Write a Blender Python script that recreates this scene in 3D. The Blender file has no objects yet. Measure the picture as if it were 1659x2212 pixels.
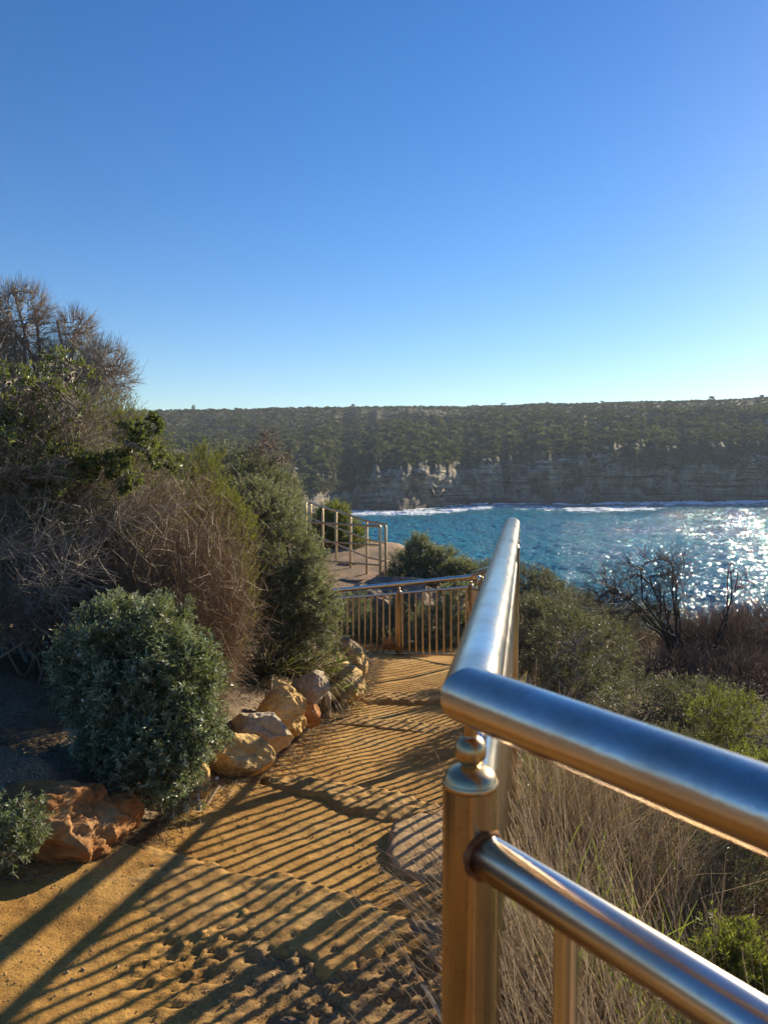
import bpy, math
import numpy as np
from mathutils import Vector

# ------------------------------------------------------------------ camera, sky, sun, exposure
PITCH = math.radians(3.66)
F = 1659.0
SUN_AZ, SUN_EL = math.radians(40.5), math.radians(17.3)
scene = bpy.context.scene
cam_d = bpy.data.cameras.new("camera")
cam = bpy.data.objects.new("camera", cam_d)
scene.collection.objects.link(cam)
cam.location = (0, 0, 0)
cam.rotation_euler = (math.pi/2 - PITCH, 0, 0)
cam_d.sensor_fit = 'HORIZONTAL'
cam_d.sensor_width = 36
cam_d.lens = 36
cam_d.clip_start = .05
cam_d.clip_end = 6000
cam_d.dof.use_dof = True
cam_d.dof.focus_distance = 7
cam_d.dof.aperture_fstop = 11
scene.camera = cam

world = bpy.data.worlds.new("World")
scene.world = world
world.use_nodes = True
wn = world.node_tree
wn.nodes.clear()
wo = wn.nodes.new('ShaderNodeOutputWorld')
wb = wn.nodes.new('ShaderNodeBackground')
sk = wn.nodes.new('ShaderNodeTexSky')
sk.sky_type = 'NISHITA'
sk.sun_disc = False
sk.sun_elevation = SUN_EL
sk.sun_rotation = SUN_AZ
sk.air_density = 1.0
sk.dust_density = .10
sk.ozone_density = 3.4
wb.inputs['Strength'].default_value = .071
hs = wn.nodes.new('ShaderNodeHueSaturation')
hs.inputs['Saturation'].default_value = 1.28
hs.inputs['Hue'].default_value = .511
wn.links.new(sk.outputs[0], hs.inputs['Color'])
wn.links.new(hs.outputs[0], wb.inputs[0])
wn.links.new(wb.outputs[0], wo.inputs[0])

sl = bpy.data.lights.new("sun", 'SUN')
sl.energy = 4.9
sl.angle = math.radians(.5)
sl.color = (1, .86, .62)
so = bpy.data.objects.new("sun", sl)
scene.collection.objects.link(so)
SDIR = Vector((math.sin(SUN_AZ)*math.cos(SUN_EL), math.cos(SUN_AZ)*math.cos(SUN_EL), math.sin(SUN_EL)))
so.rotation_euler = SDIR.to_track_quat('Z', 'Y').to_euler()
scene.view_settings.view_transform = 'Standard'
scene.view_settings.look = 'None'
scene.view_settings.exposure = 1.15
scene.view_settings.gamma = 1

# ------------------------------------------------------------------ helpers
rng = np.random.default_rng(7)
CP, SP = math.cos(PITCH), math.sin(PITCH)


def P(x, y, Y):
    """world point seen at photograph position (x, y) at world distance Y"""
    rx, ru = x - 829.5, 1106 - y
    ry = F*CP + ru*SP
    rz = -F*SP + ru*CP
    k = Y/ry
    return np.array((rx*k, Y, rz*k))


def hsh(ix, iy, iz, seed):
    h = (ix.astype(np.int64)*374761393 + iy.astype(np.int64)*668265263 + iz.astype(np.int64)*2147483647 + seed*1274126177) & 0xffffffff
    h = ((h ^ (h >> 13))*1274126177) & 0xffffffff
    h = ((h ^ (h >> 16))*2246822519) & 0xffffffff
    return ((h ^ (h >> 15)) & 0xffffff)/float(0xffffff)


def vn(p, seed=0):
    p = np.asarray(p, float)
    i = np.floor(p)
    f = p - i
    f = f*f*f*(f*(f*6-15)+10)
    ix, iy, iz = i[..., 0], i[..., 1], i[..., 2]
    r = 0
    for a in (0, 1):
        for b in (0, 1):
            for c in (0, 1):
                w = (f[..., 0] if a else 1-f[..., 0])*(f[..., 1] if b else 1-f[..., 1])*(f[..., 2] if c else 1-f[..., 2])
                r = r + w*hsh(ix+a, iy+b, iz+c, seed)
    return r*2-1


def fbm(p, o=4, seed=0, g=.5):
    p = np.asarray(p, float)
    s, a, t = 0, 1., 0
    for k in range(o):
        s = s + a*vn(p*(2.03**k) + 17.3*k, seed+k)
        t += a
        a *= g
    return s/t


def xyz(x, y, z=0.):
    x = np.asarray(x, float)
    return np.stack([x, np.broadcast_to(y, x.shape), np.broadcast_to(z, x.shape)], -1)


def nrm(v):
    return v/np.maximum(np.linalg.norm(v, axis=-1, keepdims=True), 1e-9)


def sst(a, b, x):
    t = np.clip((x-a)/(b-a), 0, 1)
    return t*t*(3-2*t)


class MB:
    def __init__(s):
        s.v, s.f, s.t, s.n = [], [], [], 0

    def add(s, v, faces, tint=.5):
        v = np.asarray(v, float).reshape(-1, 3)
        for f in (faces if isinstance(faces, (list, tuple)) else [faces]):
            f = np.asarray(f, np.int64)
            s.f.append(f + s.n)
        s.v.append(v)
        s.t.append(np.broadcast_to(np.asarray(tint, float), (len(v),)))
        s.n += len(v)

    def build(s, name, mat, parent=None, smooth=True, loc=None):
        me = bpy.data.meshes.new(name)
        v = np.concatenate(s.v)
        if parent is not None:
            q = parent
            while q is not None:
                v = v - np.array(q.location)
                q = q.parent
        elif loc is not None:
            v = v - np.array(loc)
        idx = np.concatenate([f.ravel() for f in s.f])
        sizes = np.concatenate([np.full(len(f), f.shape[1]) for f in s.f])
        me.vertices.add(len(v))
        me.vertices.foreach_set('co', v.ravel())
        me.loops.add(len(idx))
        me.loops.foreach_set('vertex_index', idx.astype(np.int32))
        me.polygons.add(len(sizes))
        st = np.concatenate([[0], np.cumsum(sizes)[:-1]])
        me.polygons.foreach_set('loop_start', st.astype(np.int32))
        me.polygons.foreach_set('use_smooth', np.full(len(sizes), smooth))
        at = me.attributes.new('tint', 'FLOAT', 'POINT')
        at.data.foreach_set('value', np.concatenate(s.t).astype(np.float32))
        me.update(calc_edges=True)
        me.materials.append(mat)
        o = bpy.data.objects.new(name, me)
        scene.collection.objects.link(o)
        if parent is not None:
            o.parent = parent
        elif loc is not None:
            o.location = loc
        return o


def tag(o, label=None, cat=None, group=None, kind=None):
    if label: o['label'] = label
    if cat: o['category'] = cat
    if group: o['group'] = group
    if kind: o['kind'] = kind
    return o


def thing(name, label, cat, loc, group=None):
    o = bpy.data.objects.new(name, None)
    o.empty_display_size = .1
    scene.collection.objects.link(o)
    o.location = tuple(float(c) for c in loc)
    return tag(o, label, cat, group)


def grid_faces(nu, nv, wrap=False):
    """vertex index = i*nv + j ; wraps along j if wrap"""
    i, j = np.meshgrid(np.arange(nu-1), np.arange(nv if wrap else nv-1), indexing='ij')
    j2 = (j+1) % nv
    return np.stack([i*nv+j, i*nv+j2, (i+1)*nv+j2, (i+1)*nv+j], -1).reshape(-1, 4)


def curves_mesh(mb, pts, rad, sides=3, tint=None):
    """batch of curves (n,k,3) to thin tubes"""
    n, k, _ = pts.shape
    if n == 0: return
    rad = np.broadcast_to(rad, (n, k))
    t = nrm(np.gradient(pts, axis=1))
    ref = np.where(np.abs(t[..., 2:3]) > .9, np.array([1., 0, 0]), np.array([0, 0, 1.]))
    a = nrm(np.cross(t, ref))
    b = np.cross(t, a)
    th = np.arange(sides)*2*np.pi/sides
    ring = pts[:, :, None]+rad[:, :, None, None]*(a[:, :, None]*np.cos(th)[None, None, :, None]+b[:, :, None]*np.sin(th)[None, None, :, None])
    gf = grid_faces(k, sides, True)
    f = (gf[None]+(np.arange(n)*k*sides)[:, None, None]).reshape(-1, 4)
    tt = rng.random(n) if tint is None else np.broadcast_to(tint, (n,))
    mb.add(ring.reshape(-1, 3), f, np.repeat(tt, k*sides))


def ribbons(mb, pts, w, tint=None, fold=.25, side=None):
    n, k, _ = pts.shape
    t = nrm(np.gradient(pts, axis=1))
    if side is None:
        side = nrm(rng.normal(size=(n, 1, 3))*[1, 1, .3])
    a = nrm(np.cross(t, np.cross(side, t)))
    up = np.cross(a, t)
    w = np.broadcast_to(w, (n, k))[..., None]
    ring = np.stack([pts-a*w+up*w*fold, pts-up*w*fold, pts+a*w+up*w*fold], 2)
    gf = grid_faces(k, 3)
    f = (gf[None]+(np.arange(n)*k*3)[:, None, None]).reshape(-1, 4)
    tt = rng.random(n) if tint is None else np.broadcast_to(tint, (n,))
    mb.add(ring.reshape(-1, 3), f, np.repeat(tt, k*3))


def leaves(mb, p, d, L, W, tint=None, fold=.3):
    n = len(p)
    if n == 0: return
    d = nrm(d)
    s = nrm(np.cross(d, rng.normal(size=(n, 3))))
    u = np.cross(s, d)
    L = np.broadcast_to(L, (n,))[:, None]
    W = np.broadcast_to(W, (n,))[:, None]
    m = p+d*L*.5
    v = np.stack([p, m+s*W+u*W*fold, p+d*L-u*L*.06, m-s*W+u*W*fold], 1)
    tt = rng.random(n) if tint is None else tint
    mb.add(v.reshape(-1, 3), np.arange(n*4).reshape(n, 4), np.repeat(np.broadcast_to(tt, (n,)), 4))


def grow(p, d, L, k=5, wander=.15, bias=(0, 0, 0)):
    """batch of wandering curves"""
    n = len(p)
    out = np.empty((n, k, 3))
    out[:, 0] = p
    d = nrm(d)
    L = np.broadcast_to(L, (n,))[:, None]
    for i in range(1, k):
        d = nrm(d+rng.normal(size=(n, 3))*wander+np.asarray(bias))
        out[:, i] = out[:, i-1]+d*L/(k-1)
    return out


def connect(pp, pd, cp, k=5, bow=.45, jit=.06):
    """curves leaving pp along pd and arriving at cp"""
    L = np.linalg.norm(cp-pp, axis=1)[:, None]
    c = pp+nrm(pd)*L*bow
    t = np.linspace(0, 1, k)[None, :, None]
    q = (1-t)**2*pp[:, None]+2*t*(1-t)*c[:, None]+t*t*cp[:, None]
    j = rng.normal(size=q.shape)*L[:, None]*jit
    j[:, 0] = 0
    q = q+j
    return q, nrm(q[:, -1]-q[:, -2])


def lobe_pts(lobes, n, r0=0., r1=1.):
    vol = np.array([l[1][0]*l[1][1]*l[1][2] for l in lobes])**.75
    idx = rng.choice(len(lobes), n, p=vol/vol.sum())
    d = nrm(rng.normal(size=(n, 3)))
    r = (rng.random(n)*(r1**3-r0**3)+r0**3)**(1/3)
    c = np.array([l[0] for l in lobes])[idx]
    s = np.array([l[1] for l in lobes])[idx]
    lump = 1+.24*vn(c+d*s*4.5, 31)[:, None]+.10*vn(c+d*s*13., 32)[:, None]
    return c+d*r[:, None]*s*lump, d


def nearest(a, b):
    """index in b of the nearest to each a, favouring parents further inside"""
    out = np.empty(len(a), int)
    for i in range(0, len(a), 1500):
        d = ((a[i:i+1500, None]-b[None])**2).sum(-1)
        out[i:i+1500] = d.argmin(1)
    return out


# ------------------------------------------------------------------ materials
def nodes(name):
    m = bpy.data.materials.new(name)
    m.use_nodes = True
    nt = m.node_tree
    nt.nodes.clear()
    out = nt.nodes.new('ShaderNodeOutputMaterial')
    return m, nt, out


def N(nt, typ, **kw):
    n = nt.nodes.new(typ)
    for k, v in kw.items():
        if k in n.inputs.keys():
            n.inputs[k].default_value = v
        else:
            setattr(n, k, v)
    return n


def lk(nt, a, b): nt.links.new(a, b)


def noise(nt, scale, detail=4, rough=.55, vec=None, stretch=None):
    tc = nt.nodes.new('ShaderNodeTexCoord')
    src = tc.outputs['Object'] if vec is None else vec
    if stretch:
        mp = nt.nodes.new('ShaderNodeMapping')
        mp.inputs['Scale'].default_value = stretch
        lk(nt, src, mp.inputs[0])
        src = mp.outputs[0]
    n = nt.nodes.new('ShaderNodeTexNoise')
    n.inputs['Scale'].default_value = scale
    n.inputs['Detail'].default_value = detail
    n.inputs['Roughness'].default_value = rough
    lk(nt, src, n.inputs['Vector'])
    return n.outputs['Fac']


def ramp(nt, fac, stops):
    r = nt.nodes.new('ShaderNodeValToRGB')
    e = r.color_ramp.elements
    while len(e) < len(stops): e.new(.5)
    for el, (p, c) in zip(e, stops):
        el.position = p
        el.color = (*c, 1) if len(c) == 3 else c
    lk(nt, fac, r.inputs[0])
    return r.outputs[0]


def mix(nt, fac, a, b, mode='MIX'):
    m = nt.nodes.new('ShaderNodeMix')
    m.data_type = 'RGBA'
    m.blend_type = mode
    for sock, v in ((m.inputs[0], fac), (m.inputs[6], a), (m.inputs[7], b)):
        if hasattr(v, 'is_linked') or hasattr(v, 'links'):
            lk(nt, v, sock)
        else:
            sock.default_value = v if not isinstance(v, tuple) else ((*v, 1) if len(v) == 3 else v)
    return m.outputs[2]


def bump(nt, h, strength=.5, dist=.01, normal=None):
    b = nt.nodes.new('ShaderNodeBump')
    b.inputs['Strength'].default_value = strength
    b.inputs['Distance'].default_value = dist
    lk(nt, h, b.inputs['Height'])
    if normal is not None: lk(nt, normal, b.inputs['Normal'])
    return b.outputs[0]


def g3(*c): return tuple(c)


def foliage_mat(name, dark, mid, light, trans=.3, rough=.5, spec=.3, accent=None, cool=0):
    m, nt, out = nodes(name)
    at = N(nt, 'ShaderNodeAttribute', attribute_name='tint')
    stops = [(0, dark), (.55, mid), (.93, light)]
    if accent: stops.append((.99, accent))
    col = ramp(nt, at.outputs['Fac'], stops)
    pb = N(nt, 'ShaderNodeBsdfPrincipled', Roughness=rough)
    pb.inputs['Specular IOR Level'].default_value = spec
    lk(nt, col, pb.inputs['Base Color'])
    tr = nt.nodes.new('ShaderNodeBsdfTranslucent')
    tcol = mix(nt, .5, col, (.22, .25, .02), 'MIX')
    lk(nt, tcol, tr.inputs[0])
    ms = nt.nodes.new('ShaderNodeMixShader')
    ms.inputs[0].default_value = trans
    lk(nt, pb.outputs[0], ms.inputs[1])
    lk(nt, tr.outputs[0], ms.inputs[2])
    lk(nt, ms.outputs[0], out.inputs[0])
    return m


def twig_mat(name, a, b, rough=.75, spec=.25, dry=0.):
    m, nt, out = nodes(name)
    at = N(nt, 'ShaderNodeAttribute', attribute_name='tint')
    col = ramp(nt, at.outputs['Fac'], [(0, a), (1, b)])
    pb = N(nt, 'ShaderNodeBsdfPrincipled', Roughness=rough)
    pb.inputs['Specular IOR Level'].default_value = spec
    lk(nt, col, pb.inputs['Base Color'])
    if dry:
        tr = nt.nodes.new('ShaderNodeBsdfTranslucent')
        lk(nt, col, tr.inputs[0])
        ms = nt.nodes.new('ShaderNodeMixShader')
        ms.inputs[0].default_value = dry
        lk(nt, pb.outputs[0], ms.inputs[1])
        lk(nt, tr.outputs[0], ms.inputs[2])
        lk(nt, ms.outputs[0], out.inputs[0])
    else:
        lk(nt, pb.outputs[0], out.inputs[0])
    return m


def steel_mat(name, stain, rough0, swirl=0.):
    m, nt, out = nodes(name)
    tc = nt.nodes.new('ShaderNodeTexCoord')
    n1 = noise(nt, 7, 6, .65)
    n2 = noise(nt, 60, 5, .6)
    fac = ramp(nt, n1, [(.38, (0, 0, 0)), (.72, (1, 1, 1))])
    f2 = N(nt, 'ShaderNodeMath', operation='MULTIPLY')
    lk(nt, fac, f2.inputs[0]); f2.inputs[1].default_value = stain
    col = mix(nt, f2.outputs[0], (.62, .60, .57) if stain < .9 else (.54, .40, .24), (.42, .25, .11))
    spots = ramp(nt, n2, [(.60, (0, 0, 0)), (.72, (1, 1, 1))])
    f3 = N(nt, 'ShaderNodeMath', operation='MULTIPLY')
    lk(nt, spots, f3.inputs[0]); f3.inputs[1].default_value = .45*stain
    col = mix(nt, f3.outputs[0], col, (.22, .11, .05))
    # golden reflection of the sandy ground, painted into the colour of downward faces
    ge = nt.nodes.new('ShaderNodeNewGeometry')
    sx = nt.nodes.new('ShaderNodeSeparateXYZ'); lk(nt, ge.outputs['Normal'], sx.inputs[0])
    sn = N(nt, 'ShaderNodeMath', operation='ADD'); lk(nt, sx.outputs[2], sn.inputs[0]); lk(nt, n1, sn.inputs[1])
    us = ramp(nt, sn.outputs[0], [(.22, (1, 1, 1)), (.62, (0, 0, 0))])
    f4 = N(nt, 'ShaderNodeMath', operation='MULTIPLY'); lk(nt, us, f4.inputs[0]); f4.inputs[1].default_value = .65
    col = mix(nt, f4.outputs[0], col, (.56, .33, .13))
    pb = N(nt, 'ShaderNodeBsdfPrincipled', Metallic=1.0)
    lk(nt, col, pb.inputs['Base Color'])
    rr = N(nt, 'ShaderNodeMapRange')
    lk(nt, n1, rr.inputs[0])
    rr.inputs[3].default_value = rough0-.07; rr.inputs[4].default_value = rough0+.15
    lk(nt, rr.outputs[0], pb.inputs['Roughness'])
    h = noise(nt, 900, 2, .5)
    b = bump(nt, h, .12, .0006)
    if swirl:
        w = noise(nt, 26, 5, .7)
        b = bump(nt, w, swirl, .004, b)
    lk(nt, b, pb.inputs['Normal'])
    lk(nt, pb.outputs[0], out.inputs[0])
    return m


def rock_mat(name, a, b, c, scale=1., bstr=.6):
    m, nt, out = nodes(name)
    n1 = noise(nt, 5*scale, 5, .6)
    n2 = noise(nt, 38*scale, 6, .7)
    n3 = noise(nt, 2.2*scale, 3, .5, stretch=(1, 1, 5))
    col = ramp(nt, n1, [(.3, a), (.52, b), (.7, c)])
    st = ramp(nt, n3, [(.45, (0, 0, 0)), (.62, (1, 1, 1))])
    f = N(nt, 'ShaderNodeMath', operation='MULTIPLY'); lk(nt, st, f.inputs[0]); f.inputs[1].default_value = .45
    col = mix(nt, f.outputs[0], col, a)
    sp = ramp(nt, n2, [(.30, (.55, .5, .45)), (.52, (1, 1, 1))])
    col = mix(nt, .8, col, sp, 'MULTIPLY')
    pb = N(nt, 'ShaderNodeBsdfPrincipled', Roughness=.9)
    pb.inputs['Specular IOR Level'].default_value = .2
    lk(nt, col, pb.inputs['Base Color'])
    b1 = bump(nt, n2, bstr, .012/scale)
    b2 = bump(nt, noise(nt, 180*scale, 3, .6), .35, .004, b1)
    lk(nt, b2, pb.inputs['Normal'])
    lk(nt, pb.outputs[0], out.inputs[0])
    return m


M = {}
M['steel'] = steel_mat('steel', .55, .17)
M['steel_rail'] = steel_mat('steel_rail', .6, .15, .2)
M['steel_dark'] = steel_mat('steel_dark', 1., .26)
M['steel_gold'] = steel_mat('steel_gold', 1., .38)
M['rock_yellow'] = rock_mat('rock_yellow', (.36, .22, .09), (.58, .38, .14), (.60, .46, .25))
M['rock_pale'] = rock_mat('rock_pale', (.38, .29, .18), (.52, .43, .30), (.44, .30, .17))
M['rock_orange'] = rock_mat('rock_orange', (.22, .09, .03), (.40, .18, .06), (.46, .27, .12), 1.2, .9)
M['rock_brown'] = rock_mat('rock_brown', (.16, .12, .09), (.30, .21, .15), (.36, .28, .2))
M['slab'] = rock_mat('slab', (.31, .16, .045), (.45, .26, .078), (.52, .33, .125), 1.3, .5)
M['slab_pale'] = rock_mat('slab_pale', (.40, .24, .11), (.48, .31, .15), (.52, .36, .20), 1.3, .35)
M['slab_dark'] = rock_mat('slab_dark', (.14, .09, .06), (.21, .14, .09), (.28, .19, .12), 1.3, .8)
M['westringia'] = foliage_mat('westringia', (.026, .044, .024), (.12, .165, .09), (.44, .50, .34), .36, .42, .5, (.40, .42, .16))
M['greygreen'] = foliage_mat('greygreen', (.045, .055, .032), (.15, .165, .10), (.42, .43, .30), .38, .5, .3, (.40, .40, .28))
M['greygreen_dull'] = foliage_mat('greygreen_dull', (.040, .045, .030), (.10, .10, .07), (.22, .21, .16), .28, .5, .3, (.32, .30, .22))
M['banksia'] = foliage_mat('banksia', (.032, .048, .022), (.09, .12, .045), (.22, .25, .10), .36, .45, .3, (.32, .34, .06))
M['yellowgreen'] = foliage_mat('yellowgreen', (.07, .085, .022), (.14, .16, .035), (.26, .27, .06), .45, .5, .25)
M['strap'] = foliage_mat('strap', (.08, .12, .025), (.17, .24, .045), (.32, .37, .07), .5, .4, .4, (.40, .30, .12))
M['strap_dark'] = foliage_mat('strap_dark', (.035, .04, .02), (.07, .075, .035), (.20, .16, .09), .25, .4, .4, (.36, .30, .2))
M['far_leaf'] = foliage_mat('far_leaf', (.036, .036, .021), (.085, .078, .043), (.18, .15, .09), .18, 1., 0.)
M['twig_grey'] = twig_mat('twig_grey', (.15, .125, .105), (.42, .36, .30))
M['twig_brown'] = twig_mat('twig_brown', (.13, .085, .055), (.30, .21, .15))
M['twig_dark'] = twig_mat('twig_dark', (.028, .024, .02), (.075, .062, .052))
M['reed'] = twig_mat('reed', (.15, .092, .055), (.46, .33, .215), .5, .4, .35)
M['reed_pale'] = twig_mat('reed_pale', (.20, .14, .08), (.56, .44, .30), .55, .35, .4)
M['straw'] = twig_mat('straw', (.24, .17, .10), (.74, .61, .43), .45, .4, .4)
M['straw_dull'] = twig_mat('straw_dull', (.14, .10, .055), (.40, .31, .19), .6, .3, .25)
M['flower'] = twig_mat('flower', (.62, .60, .66), (.80, .78, .82), .6, .2, .3)


def ground_mat():
    m, nt, out = nodes('sandy_soil')
    geo = nt.nodes.new('ShaderNodeNewGeometry')
    pos = geo.outputs['Position']
    at = N(nt, 'ShaderNodeAttribute', attribute_name='tint')   # 0 path sand, .5 leaf litter, 1 scrub soil / cliff
    n1 = noise(nt, 1.7, 5, .6, pos)
    n2 = noise(nt, 26, 6, .7, pos)
    n3 = noise(nt, 130, 4, .7, pos)
    sand = ramp(nt, n1, [(.3, (.30, .15, .038)), (.5, (.45, .25, .068)), (.68, (.52, .32, .11))])
    sp = ramp(nt, n3, [(.33, (.55, .48, .42)), (.5, (1, 1, 1)), (.72, (1.0, .97, .9))])
    sand = mix(nt, .8, sand, sp, 'MULTIPLY')
    sp2 = ramp(nt, n2, [(.34, (.62, .56, .5)), (.5, (1, 1, 1))])
    sand = mix(nt, .7, sand, sp2, 'MULTIPLY')
    litter = ramp(nt, n3, [(.34, (.06, .042, .028)), (.5, (.19, .135, .085)), (.66, (.38, .29, .19))])
    rock = ramp(nt, n2, [(.3, (.15, .09, .055)), (.5, (.33, .21, .13)), (.6, (.42, .30, .19))])
    f1 = ramp(nt, at.outputs['Fac'], [(.05, (0, 0, 0)), (.45, (1, 1, 1))])
    f2 = ramp(nt, at.outputs['Fac'], [(.6, (0, 0, 0)), (.95, (1, 1, 1))])
    col = mix(nt, f1, sand, litter)
    col = mix(nt, f2, col, rock)
    pb = N(nt, 'ShaderNodeBsdfPrincipled', Roughness=.95)
    pb.inputs['Specular IOR Level'].default_value = .15
    lk(nt, col, pb.inputs['Base Color'])
    b1 = bump(nt, n2, .55, .014)
    b2 = bump(nt, n3, .7, .005, b1)
    b3 = bump(nt, noise(nt, 420, 3, .6, pos), .5, .002, b2)
    lk(nt, b3, pb.inputs['Normal'])
    lk(nt, pb.outputs[0], out.inputs[0])
    return m


def water_mat():
    m, nt, out = nodes('sea_water')
    geo = nt.nodes.new('ShaderNodeNewGeometry')
    pos = geo.outputs['Position']
    at = N(nt, 'ShaderNodeAttribute', attribute_name='tint')
    n0 = noise(nt, .02, 3, .5, pos)
    deep = ramp(nt, n0, [(.35, (.0, .145, .215)), (.65, (.002, .215, .255))])
    shoal = ramp(nt, at.outputs['Fac'], [(0, (0, 0, 0)), (.5, (1, 1, 1))])
    col = mix(nt, shoal, deep, (.10, .26, .27))
    # foam: real white water near the rocks and small whitecaps, broken up by noise
    nf = noise(nt, .28, 7, .72, pos, (1, 1.9, 1))
    add = N(nt, 'ShaderNodeMath', operation='ADD'); lk(nt, nf, add.inputs[0]); lk(nt, at.outputs['Fac'], add.inputs[1])
    foam = ramp(nt, add.outputs[0], [(.80, (0, 0, 0)), (.95, (1, 1, 1))])
    nc = noise(nt, .22, 5, .65, pos, (1, 2.4, 1))
    cap = ramp(nt, nc, [(.715, (0, 0, 0)), (.745, (.8, .8, .8))])
    mx = N(nt, 'ShaderNodeMath', operation='MAXIMUM'); lk(nt, foam, mx.inputs[0]); lk(nt, cap, mx.inputs[1])
    pb = N(nt, 'ShaderNodeBsdfPrincipled', Roughness=.07, IOR=1.33)
    pb.inputs['Specular IOR Level'].default_value = .22
    lk(nt, col, pb.inputs['Base Color'])
    w1 = noise(nt, .30, 4, .6, pos, (1, 1.7, 1))
    w2 = noise(nt, 1.7, 4, .65, pos, (1, 1.5, 1))
    b1 = bump(nt, w1, .5, .6)
    b2 = bump(nt, w2, 1., .42, b1)
    lk(nt, b2, pb.inputs['Normal'])
    fo = N(nt, 'ShaderNodeBsdfPrincipled', Roughness=.9)
    fo.inputs['Base Color'].default_value = (.78, .82, .84, 1)
    lk(nt, b1, fo.inputs['Normal'])
    ms = nt.nodes.new('ShaderNodeMixShader')
    lk(nt, mx.outputs[0], ms.inputs[0]); lk(nt, pb.outputs[0], ms.inputs[1]); lk(nt, fo.outputs[0], ms.inputs[2])
    lk(nt, ms.outputs[0], out.inputs[0])
    return m


def cliff_mat():
    m, nt, out = nodes('headland_sandstone')
    geo = nt.nodes.new('ShaderNodeNewGeometry')
    pos = geo.outputs['Position']
    at = N(nt, 'ShaderNodeAttribute', attribute_name='tint')   # 0 rock, 1 scrub
    st = noise(nt, .30, 6, .65, pos, (.10, .10, 2.4))
    ve = noise(nt, .16, 5, .65, pos, (1, 1, .12))
    rock = ramp(nt, st, [(.30, (.03, .026, .023)), (.42, (.18, .145, .11)), (.50, (.50, .42, .30)), (.56, (.22, .18, .14)), (.63, (.44, .38, .29)), (.75, (.12, .10, .085))])
    dk = ramp(nt, ve, [(.38, (.22, .21, .21)), (.60, (1, 1, 1))])
    rock = mix(nt, .9, rock, dk, 'MULTIPLY')
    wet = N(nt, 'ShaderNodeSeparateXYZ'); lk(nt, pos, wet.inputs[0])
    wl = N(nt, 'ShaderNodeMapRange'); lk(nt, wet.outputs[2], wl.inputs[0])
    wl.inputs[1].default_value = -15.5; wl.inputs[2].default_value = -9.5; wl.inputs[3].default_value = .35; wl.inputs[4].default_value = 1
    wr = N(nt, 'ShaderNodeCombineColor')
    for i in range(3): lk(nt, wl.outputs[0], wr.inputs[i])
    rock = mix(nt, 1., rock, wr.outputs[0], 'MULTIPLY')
    n2 = noise(nt, .12, 6, .7, pos)
    scrub = ramp(nt, n2, [(.35, (.045, .045, .026)), (.5, (.09, .08, .047)), (.68, (.12, .10, .06))])
    f = ramp(nt, at.outputs['Fac'], [(.4, (0, 0, 0)), (.6, (1, 1, 1))])
    col = mix(nt, f, rock, scrub)
    pb = N(nt, 'ShaderNodeBsdfPrincipled', Roughness=.95)
    pb.inputs['Specular IOR Level'].default_value = .1
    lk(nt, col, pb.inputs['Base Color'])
    lk(nt, bump(nt, st, .8, .7), pb.inputs['Normal'])
    lk(nt, pb.outputs[0], out.inputs[0])
    return m


M['rust'] = rock_mat('rust', (.10, .04, .02), (.22, .09, .035), (.30, .16, .08), 8, .5)
M['ground'] = ground_mat()
M['water'] = water_mat()
M['cliff'] = cliff_mat()

# ------------------------------------------------------------------ terrain
ZT = np.array([(-8, -1.36), (0, -1.42), (1.5, -1.45), (2.0, -1.48), (2.66, -1.495), (2.80, -1.59), (3.8, -1.66), (4.05, -1.77),
               (5.8, -1.97), (5.98, -2.04), (6.9, -2.14), (7.05, -2.20), (8, -2.32), (9.7, -2.49), (10.8, -2.62), (12, -2.70),
               (13.2, -2.55), (14, -2.40), (15, -2.31), (16, -2.21), (18.5, -2.07), (22, -2.2), (40, -3), (300, -6)])
XL = np.array([(-8, -2.2), (0, -1.95), (2.2, -1.6), (2.8, -1.30), (3.2, -1.05), (3.9, -.86), (4.5, -.67), (5.8, -.47), (8.2, -.22), (10, -.1), (11, -.9), (13, -1.3), (30, -2)])
XR = np.array([(-8, 6.0), (.85, .16), (3.3, .62), (5.3, .82), (7.3, 1.0), (9.3, 1.16), (10.5, .9), (13, .9), (15, .6), (18, .3), (30, 0)])
YE = np.array([(-80, 90), (-14, 70), (-6, 46), (-2, 26), (0, 21), (2, 18.5), (5, 16.0), (10, 15), (20, 12), (40, 0), (90, -40)])


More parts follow.
